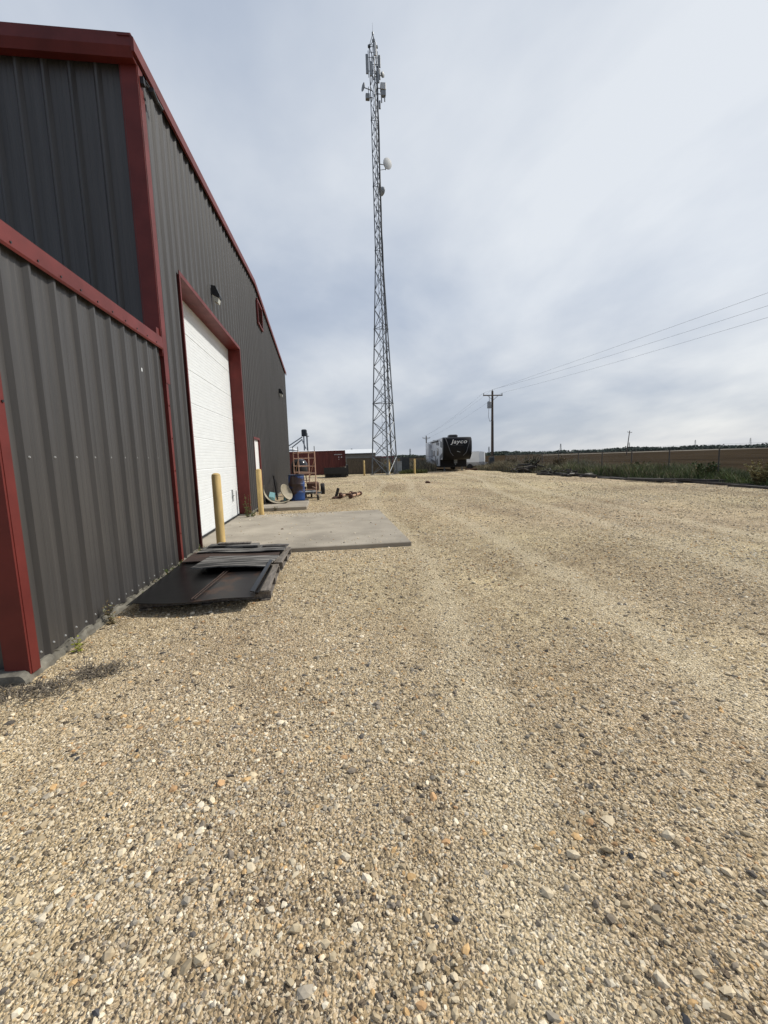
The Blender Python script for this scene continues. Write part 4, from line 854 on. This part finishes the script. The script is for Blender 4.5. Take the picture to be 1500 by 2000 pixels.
# white enclosed trailer
TR = thing('enclosed_trailer', 'small white enclosed cargo trailer with speckled stone guard beside the travel trailer', 'trailer')
MB().box(-1.9, .0, -.62, .62, .34, 1.78).build('body', M['tarpaint'], TR)
mb = MB(); mb.prism([(.001, -.62), (.42, -.12), (.42, .12), (.001, .62)], 'z', .34, 1.76); mb.build('nose', M['tarpaint'], TR)
mb = MB(); mb.box(-1.9, -.002, -.632, -.6205, .34, .72); mb.build('stone_guard', M['plate'], TR)
mb = MB(); mb.add([(.004, -.632, .34), (.43, -.13, .34), (.43, -.13, .76), (.004, -.632, .76)], [(0, 1, 2, 3)]); mb.add([(.43, -.129, .34), (.43, .13, .34), (.43, .13, .76), (.43, -.129, .76)], [(0, 1, 2, 3)]); mb.build('nose_guard', M['plate'], TR)
MB().box(-1.92, .02, -.64, .64, 1.782, 1.81).build('roof', M['galv'], TR)
mb = MB(); mb.bar((.3, -.3, .36), (1.2, 0, .36), .035); mb.bar((.3, .3, .36), (1.2, 0, .36), .035); mb.build('tongue', M['black'], TR)
MB().bar((1.05, .05, .04), (1.05, .05, .7), .03).build('jack', M['steel'], TR)
for y in (-.70, .70): wheel(TR, (-.95, y, .29), .28, .16, (0, 1, 0))
TR.location = (15.78, 43.4, 0); TR.rotation_euler.z = R(-38)
t = thing('utility_trailer', 'low grey utility trailer at the foot of the power pole', 'trailer', (16.6, 44.6, 0))
MB().box(15.9, 17.0, 44.6, 46, .42, .54).build('deck', M['galv'], t); MB().box(15.9, 17.0, 44.57, 44.598, .55, .66).build('side_rail', M['galv'], t)
wheel(t, (16.2, 44.75, .24), .23, .15, (0, 1, 0)); MB().bar((15.4, 45.3, .4), (15.9, 45.3, .45), .04).build('tongue', M['steel'], t)

# ------------------------------------------------------------------ utility poles and wires
def utility_pole(x, y, h, lab, r=.15, arm=1.03, az=0, full=True, tilt=0, z0=-.1):
    t = thing('utility_pole', lab, 'utility pole', (x, y, 0), 'wooden power poles')
    MB().bar((x, y, z0), (x, y, h), r, 12, r*.68).build('pole', M['pole'], t, smooth=True)
    ca, sa = math.cos(az), math.sin(az)
    mb = MB(); za = h-.45
    mb.bar((x-arm*ca, y-arm*sa-.13, za), (x+arm*ca, y+arm*sa-.13, za), .055, 4)
    for s in (-1, 1): mb.bar((x+s*.6*arm*ca, y-.16, za), (x, y-.16, za-.5), .02, 4)
    mb.build('crossarm', M['pole'], t)
    for s in (-.95, .95): MB().lathe([(.03, 0), (.06, .04), (.045, .10), (.06, .14), (.02, .19)], (x+s*arm*ca, y+s*arm*sa-.13, za+.05), 8).build('insulator', M['antgrey'], t)
    MB().lathe([(.03, 0), (.06, .04), (.045, .10), (.02, .16)], (x, y, h), 8).build('insulator', M['antgrey'], t)
    if full:
        b = MB().lathe([(.16, 0), (.21, .03), (.21, .62), (.15, .70), (.05, .72)], (x-.40, y-.18, h-1.75), 16).build('transformer', M['cabinet'], t, smooth=True)
        mb = MB(); mb.bar((x-.40, y-.18, h-1.03), (x-.38, y-.16, h-.45), .03, 5); mb.build('bushing', M['antgrey'], b)
        MB().path([(x-.46, y-.2, h-1.8), (x-.50, y-.2, h-2.6), (x-.34, y-.2, h-3.1), (x-.13, y-.15, h-2.9)], .018, 5).build('service_drop', M['cable'], t)
        MB().bar((x+.10, y-.14, .2), (x+.07, y-.11, h-3), .025, 5).build('conduit', M['cable'], t)
        MB().cbox(x-.55, x-.05, y-.75, y-.35, .35, 1.22, .03).build('meter_box', M['darkbox'], t); MB().box(x-.5, x-.1, y-.7, y-.4, 0, .349).build('box_stand', M['darkbox'], t)
    t.rotation_euler.y = tilt; return t
PX, PY, PH = 17.06, 43.5, 7.92
utility_pole(PX, PY, PH, 'tall wooden power pole with a grey transformer near the white trailer')
utility_pole(21.0, 91, 5.75, 'short far power pole seen just above the roof of the travel trailer', full=False, arm=.8)
utility_pole(90.6, 122, 7.3, 'leaning power pole standing alone in the brown field', full=False, arm=.75, tilt=R(6), z0=-.5)
def wire(a, b, sag, lab, r=.005):
    a, b = Vector(a), Vector(b); pts = []
    for i in range(25):
        f = i/24; p = a.lerp(b, f); p.z -= sag*4*f*(1-f); pts.append(p)
    mb = MB(); mb.path(pts, r, 4); tag(mb.build('power_line', M['cable'], local=a), lab, 'wire', 'overhead power lines')
wire((PX-.98, PY-.13, PH-.20), (PX+2.75, -10, PH-.15), .10, 'uppermost power line running right from the pole out of the picture')
wire((PX, PY, PH+.14), (PX+3.7, -10, PH-.1), .52, 'middle power line running right from the pole out of the picture')
wire((PX+.98, PY-.13, PH-.20), (PX+4.7, -10, PH-.2), .52, 'lowest power line running right from the pole out of the picture')
for k, (dx, lab) in enumerate(((-.98, 'faint power line from the left end of the crossarm to the far pole'), (0, 'faint power line from the pole top to the far pole'), (.98, 'faint power line from the right end of the crossarm to the far pole'))):
    wire((PX+dx, PY+.1, PH-.2+(.34 if dx == 0 else 0)), (21.0+dx*.78, 91, 5.5+(.4 if dx == 0 else 0)), .35, lab, .006)

# far transmission towers
def pylon(x, y, h, lab):
    mb = MB(); r = max(.16, h*.010)
    b = h*.10; tp = h*.018
    for sx in (-1, 1):
        for sy in (-1, 1): mb.bar((x+sx*b, y+sy*b, -.2), (x+sx*tp, y+sy*tp, h), r, 4)
    n = 7
    for k in range(n):
        f0, f1 = k/n, (k+1)/n; w0, w1 = b+(tp-b)*f0, b+(tp-b)*f1
        mb.bar((x-w0, y-w0, h*f0), (x+w1, y-w1, h*f1), r*.7, 4); mb.bar((x+w0, y-w0, h*f0), (x-w1, y-w1, h*f1), r*.7, 4)
    for f in (.72, .84, .95): mb.bar((x-h*.12, y, h*f), (x+h*.12, y, h*f), r*.8, 4)
    tag(mb.build('transmission_tower', M['steel'], local=(x, y, 0)), lab, 'pylon', 'transmission towers on the horizon')
pylon(340, 600, 13.5, 'far lattice pylon over the field between the power pole and the leaning pole'); pylon(449.5, 600, 12.5, 'far lattice pylon just right of the leaning pole'); pylon(559.5, 600, 13.6, 'far lattice pylon third from the picture edge over the dark trees'); pylon(655, 600, 14.5, 'rightmost far lattice pylon over the dark trees')
pylon(115, 600, 12.4, 'far lattice pylon seen between the tower and the travel trailer'); pylon(230.3, 600, 12.2, 'far lattice pylon seen just left of the near power pole'); pylon(33, 600, 15, 'far lattice pylon seen above the white shed roof')

# ------------------------------------------------------------------ vegetation
def leaf_mass(name, P, size, col, colv, lab, cat, up=.6):
    """many small leaf-sized faces at points P"""
    n = len(P); d = RNG.normal(0, 1, (n, 3)); d[:, 2] = np.abs(d[:, 2])*up; d /= np.linalg.norm(d, axis=1)[:, None]
    s = np.cross(d, RNG.normal(0, 1, (n, 3))); s /= np.linalg.norm(s, axis=1)[:, None]+1e-6
    L_ = (size*RNG.uniform(.6, 1.4, n))[:, None]
    V = np.stack([P-d*L_*.5, P+s*L_*.35, P+d*L_*.5, P-s*L_*.35], 1).reshape(-1, 3); i = np.arange(n)[:, None]*4
    F = np.concatenate([i+[0, 1, 2], i+[0, 2, 3]]); T = np.repeat(np.array(col)*RNG.uniform(1-colv, 1+colv, (n, 1)), 4, 0)
    o = np_mesh(name, V, F, LEAF, T); o['kind'] = 'stuff'; o['label'] = lab; o['category'] = cat; return o
P = []
for k in range(900):
    f = RNG.uniform(0, 1); az = R(-12)+f*R(70); dist = RNG.uniform(430, 520); h = 2.0+1.2*math.sin(f*47)*math.sin(f*19+1)+RNG.uniform(-.9, 1.3)+.8*f; wd_ = RNG.uniform(3, 8)
    c = np.array([dist*math.sin(az), dist*math.cos(az), 0]); q = RNG.normal(0, 1, (70, 3)); q /= np.linalg.norm(q, axis=1)[:, None]; q *= RNG.uniform(.5, 1, (70, 1))**.4
    P.append(c+np.stack([q[:, 0]*wd_, q[:, 1]*wd_, np.abs(q[:, 2])*h], 1))
leaf_mass('treeline', np.concatenate(P), 1.5, (.070, .090, .070), .5, 'dark green treeline along the horizon beyond the field', 'trees')
def blades(name, fn, n, h0, h1, wd_, pal, lab, cat='grass', lean=.35):
    x, y, hs = fn(n); n = len(x); h = RNG.uniform(h0, h1, n)*hs; a = RNG.uniform(0, 6.28, n); l = h*RNG.uniform(.05, lean*2, n)
    b = RNG.uniform(0, 3.14, n); wv = np.stack([np.cos(b), np.sin(b), np.zeros(n)], 1)*(wd_*RNG.uniform(.6, 1.4, n))[:, None]
    p = np.stack([x, y, np.full(n, -.03)], 1); m_ = p+np.stack([l*.35*np.cos(a), l*.35*np.sin(a), h*.6], 1); e_ = p+np.stack([l*np.cos(a), l*np.sin(a), h], 1)
    V = np.stack([p-wv, p+wv, m_+wv*.8, m_-wv*.8, e_], 1).reshape(-1, 3); i = np.arange(n)[:, None]*5
    F = np.concatenate([i+[0, 1, 2], i+[0, 2, 3], i+[3, 2, 4]]); pal = np.array(pal)
    dry = np.clip(.22+(y-17)/26+.12*fnoise(x, y, .8, 2), 0, 1); ci = np.where(RNG.uniform(0, 1, n) < dry, RNG.integers(3, 6, n), RNG.integers(0, 3, n))
    T = np.repeat(pal[ci]*RNG.uniform(.55, 1.45, (n, 1))*(1+.35*fnoise(x, y, 2.2, 41))[:, None], 5, 0)
    o = np_mesh(name, V, F, LEAF, T); o['kind'] = 'stuff'; o['label'] = lab; o['category'] = cat; return o
GP = [(.115, .150, .055), (.18, .20, .085), (.075, .105, .040), (.30, .25, .16), (.19, .155, .10), (.14, .14, .09)]
def strip(n):
    y = RNG.uniform(7, 45, n); u = RNG.beta(1.3, 1.6, n); x = edge_x(y)+.35+u*(3.6+.02*y); hs = np.clip(.75+.5*fnoise(x, y, .9, 4)+.25*fnoise(x, y, 3, 6), .25, 1.6)*np.clip(u*6+.35, .35, 1)
    return x, y, hs
blades('tall_grass', strip, 80000, .30, .95, .013, GP, 'tall green and dry grass along the chain link fence')
def strip2(n):
    y = RNG.uniform(40.3, 49, n); x = RNG.uniform(1.2, 10.3, n); hs = np.clip(.9+.6*fnoise(x, y, .7, 14), .3, 1.5); return x, y, hs
blades('brush', strip2, 16000, .5, 1.3, .03, GP, 'dry brown and green brush behind the tower compound')
def strip3(n):
    y = RNG.uniform(36.9, 37.9, n); x = RNG.uniform(6.2, 8.6, n); return x, y, np.clip(.8+.4*fnoise(x, y, 2, 15), .3, 1.3)
blades('ground_cover', strip3, 2500, .15, .5, .02, [(.08, .11, .03)]*3+[(.10, .11, .04)]*3, 'low green ground cover by the grey cabinet')
# individual bushes along the fence
bl = [(16.0, 12.6, 1.15, .75, 'feathery yellow green bush in front of the fence at the picture edge', (.19, .21, .075)), (16.35, 14.4, 1.0, .6, 'pale flowering bush by the fence post nearest the camera', (.26, .23, .11)), (16.7, 17.2, .85, .6, 'dark green bush between the two nearest fence posts', (.055, .085, .03)), (16.9, 21.6, .8, .5, 'rounded olive bush by the middle fence post', (.075, .09, .035)),
      (17.2, 30.5, 1.1, .6, 'tall dry brown bush by the fence behind the pale boards', (.10, .075, .045)), (15.9, 32.3, 1.25, .8, 'grey green bush growing behind the heap of scrap', (.085, .09, .065)), (17.0, 38.6, 1.0, .7, 'brown leafless bush left of the heap of scrap', (.09, .075, .05))]
for x, y, h, s, lab, lc in bl: weed((x, y, -.03), h*1.1, 34, s, lab, lc, name='bush', dry=.2, lw=.05, nl=60, grp='bushes along the fence')

# ------------------------------------------------------------------ timbers and scrap along the gravel edge
lab_t = 'dark weathered timber in the row lying along the gravel edge by the fence'
random.seed(21)
protos = []
for k in range(4):
    L_, w_, h_ = ((1.9, .20, .07), (2.4, .22, .09), (1.3, .15, .06), (1.7, .14, .11))[k]
    mb = MB(); n = 8; vs = []
    for i in range(n+1):
        y = -L_/2+L_*i/n; jx, jz = random.uniform(-.008, .008), random.uniform(-.006, .006)
        vs += [(-w_/2+jx, y, 0), (w_/2+jx, y, 0), (w_/2+jx-.008, y, h_+jz), (-w_/2+jx+.01, y, h_+jz)]
    fs = [(3, 2, 1, 0), (4*n, 4*n+1, 4*n+2, 4*n+3)]
    for i in range(n):
        for q in range(4): fs.append((4*i+q, 4*i+(q+1) % 4, 4*i+4+(q+1) % 4, 4*i+4+q))
    mb.add(vs, fs); o = mb.build('timber', M['timber']); tag(o, lab_t, 'timber', 'timbers along the gravel edge'); protos.append(o)
used = [False]*4; y = 11.5
while y < 27.5:
    for layer in range(random.choice((1, 1, 2, 2))):
        k = random.randrange(4); o = protos[k] if not used[k] else protos[k].copy()
        if used[k]: COL.objects.link(o)
        used[k] = True
        o.location = (float(edge_x(y))+random.uniform(-.55, .35), y+random.uniform(-.4, .4), -.01+.085*layer); o.rotation_euler = (random.uniform(-.02, .02), random.uniform(-.05, .05), R(random.uniform(-34, 38)))
    y += random.uniform(.5, 1.05)
for loc, rz, lab in (((14.75, 24.6, .16), -35, 'pale bleached board lying on the timbers, the longer of two'), ((15.2, 23.6, .16), -50, 'short pale bleached board lying on the timbers near the long one')):
    mb = MB(); L_ = 1.5 if 'longer' in lab else .8; mb.box(-.12, .12, -L_/2, L_/2, 0, .05); o = mb.build('pale_board', M['palewood']); o.location = loc; o.rotation_euler.z = R(rz); tag(o, lab, 'board')
for i, (x, y, s, lab) in enumerate(((15.05, 31.6, 1.15, 'tallest tangled heap of dark logs and scrap at the gravel edge'), (14.45, 27.2, .7, 'small pile of dark brushwood at the gravel edge'), (14.75, 24.9, .6, 'low pile of dark sticks beside the pale boards'))):
    t = thing('scrap_heap', lab, 'scrap heap', (x, y, 0)); mb = MB()
    for k in range(26):
        a = random.uniform(0, 6.28); l = random.uniform(.4, 1.1)*s; c = Vector((x+random.gauss(0, .42*s), y+random.gauss(0, .3*s), random.uniform(.03, .75*s)*math.exp(-k*.03))); d = Vector((math.cos(a), math.sin(a), random.uniform(-.35, .35)))*l*.5
        mb.bar(c-d, c+d, random.uniform(.025, .075)*s, 6)
    mb.build('logs', M['timber'], t)
    mb = MB(); mb.box(x-.1*s, x+.05*s, y-.45*s, y-.40*s, .0, .35*s); mb.build('pale_offcut', M['palewood'], t)
mb = MB(); mb.box(13.6, 14.9, 41.6, 41.9, 0, .14); mb.box(14.1, 15.6, 41.2, 41.5, 0, .11); tag(mb.build('rusty_beam', M['rust'], local=(14.5, 41.5, 0)), 'rusty beams on the ground before the white cargo trailer', 'beam')
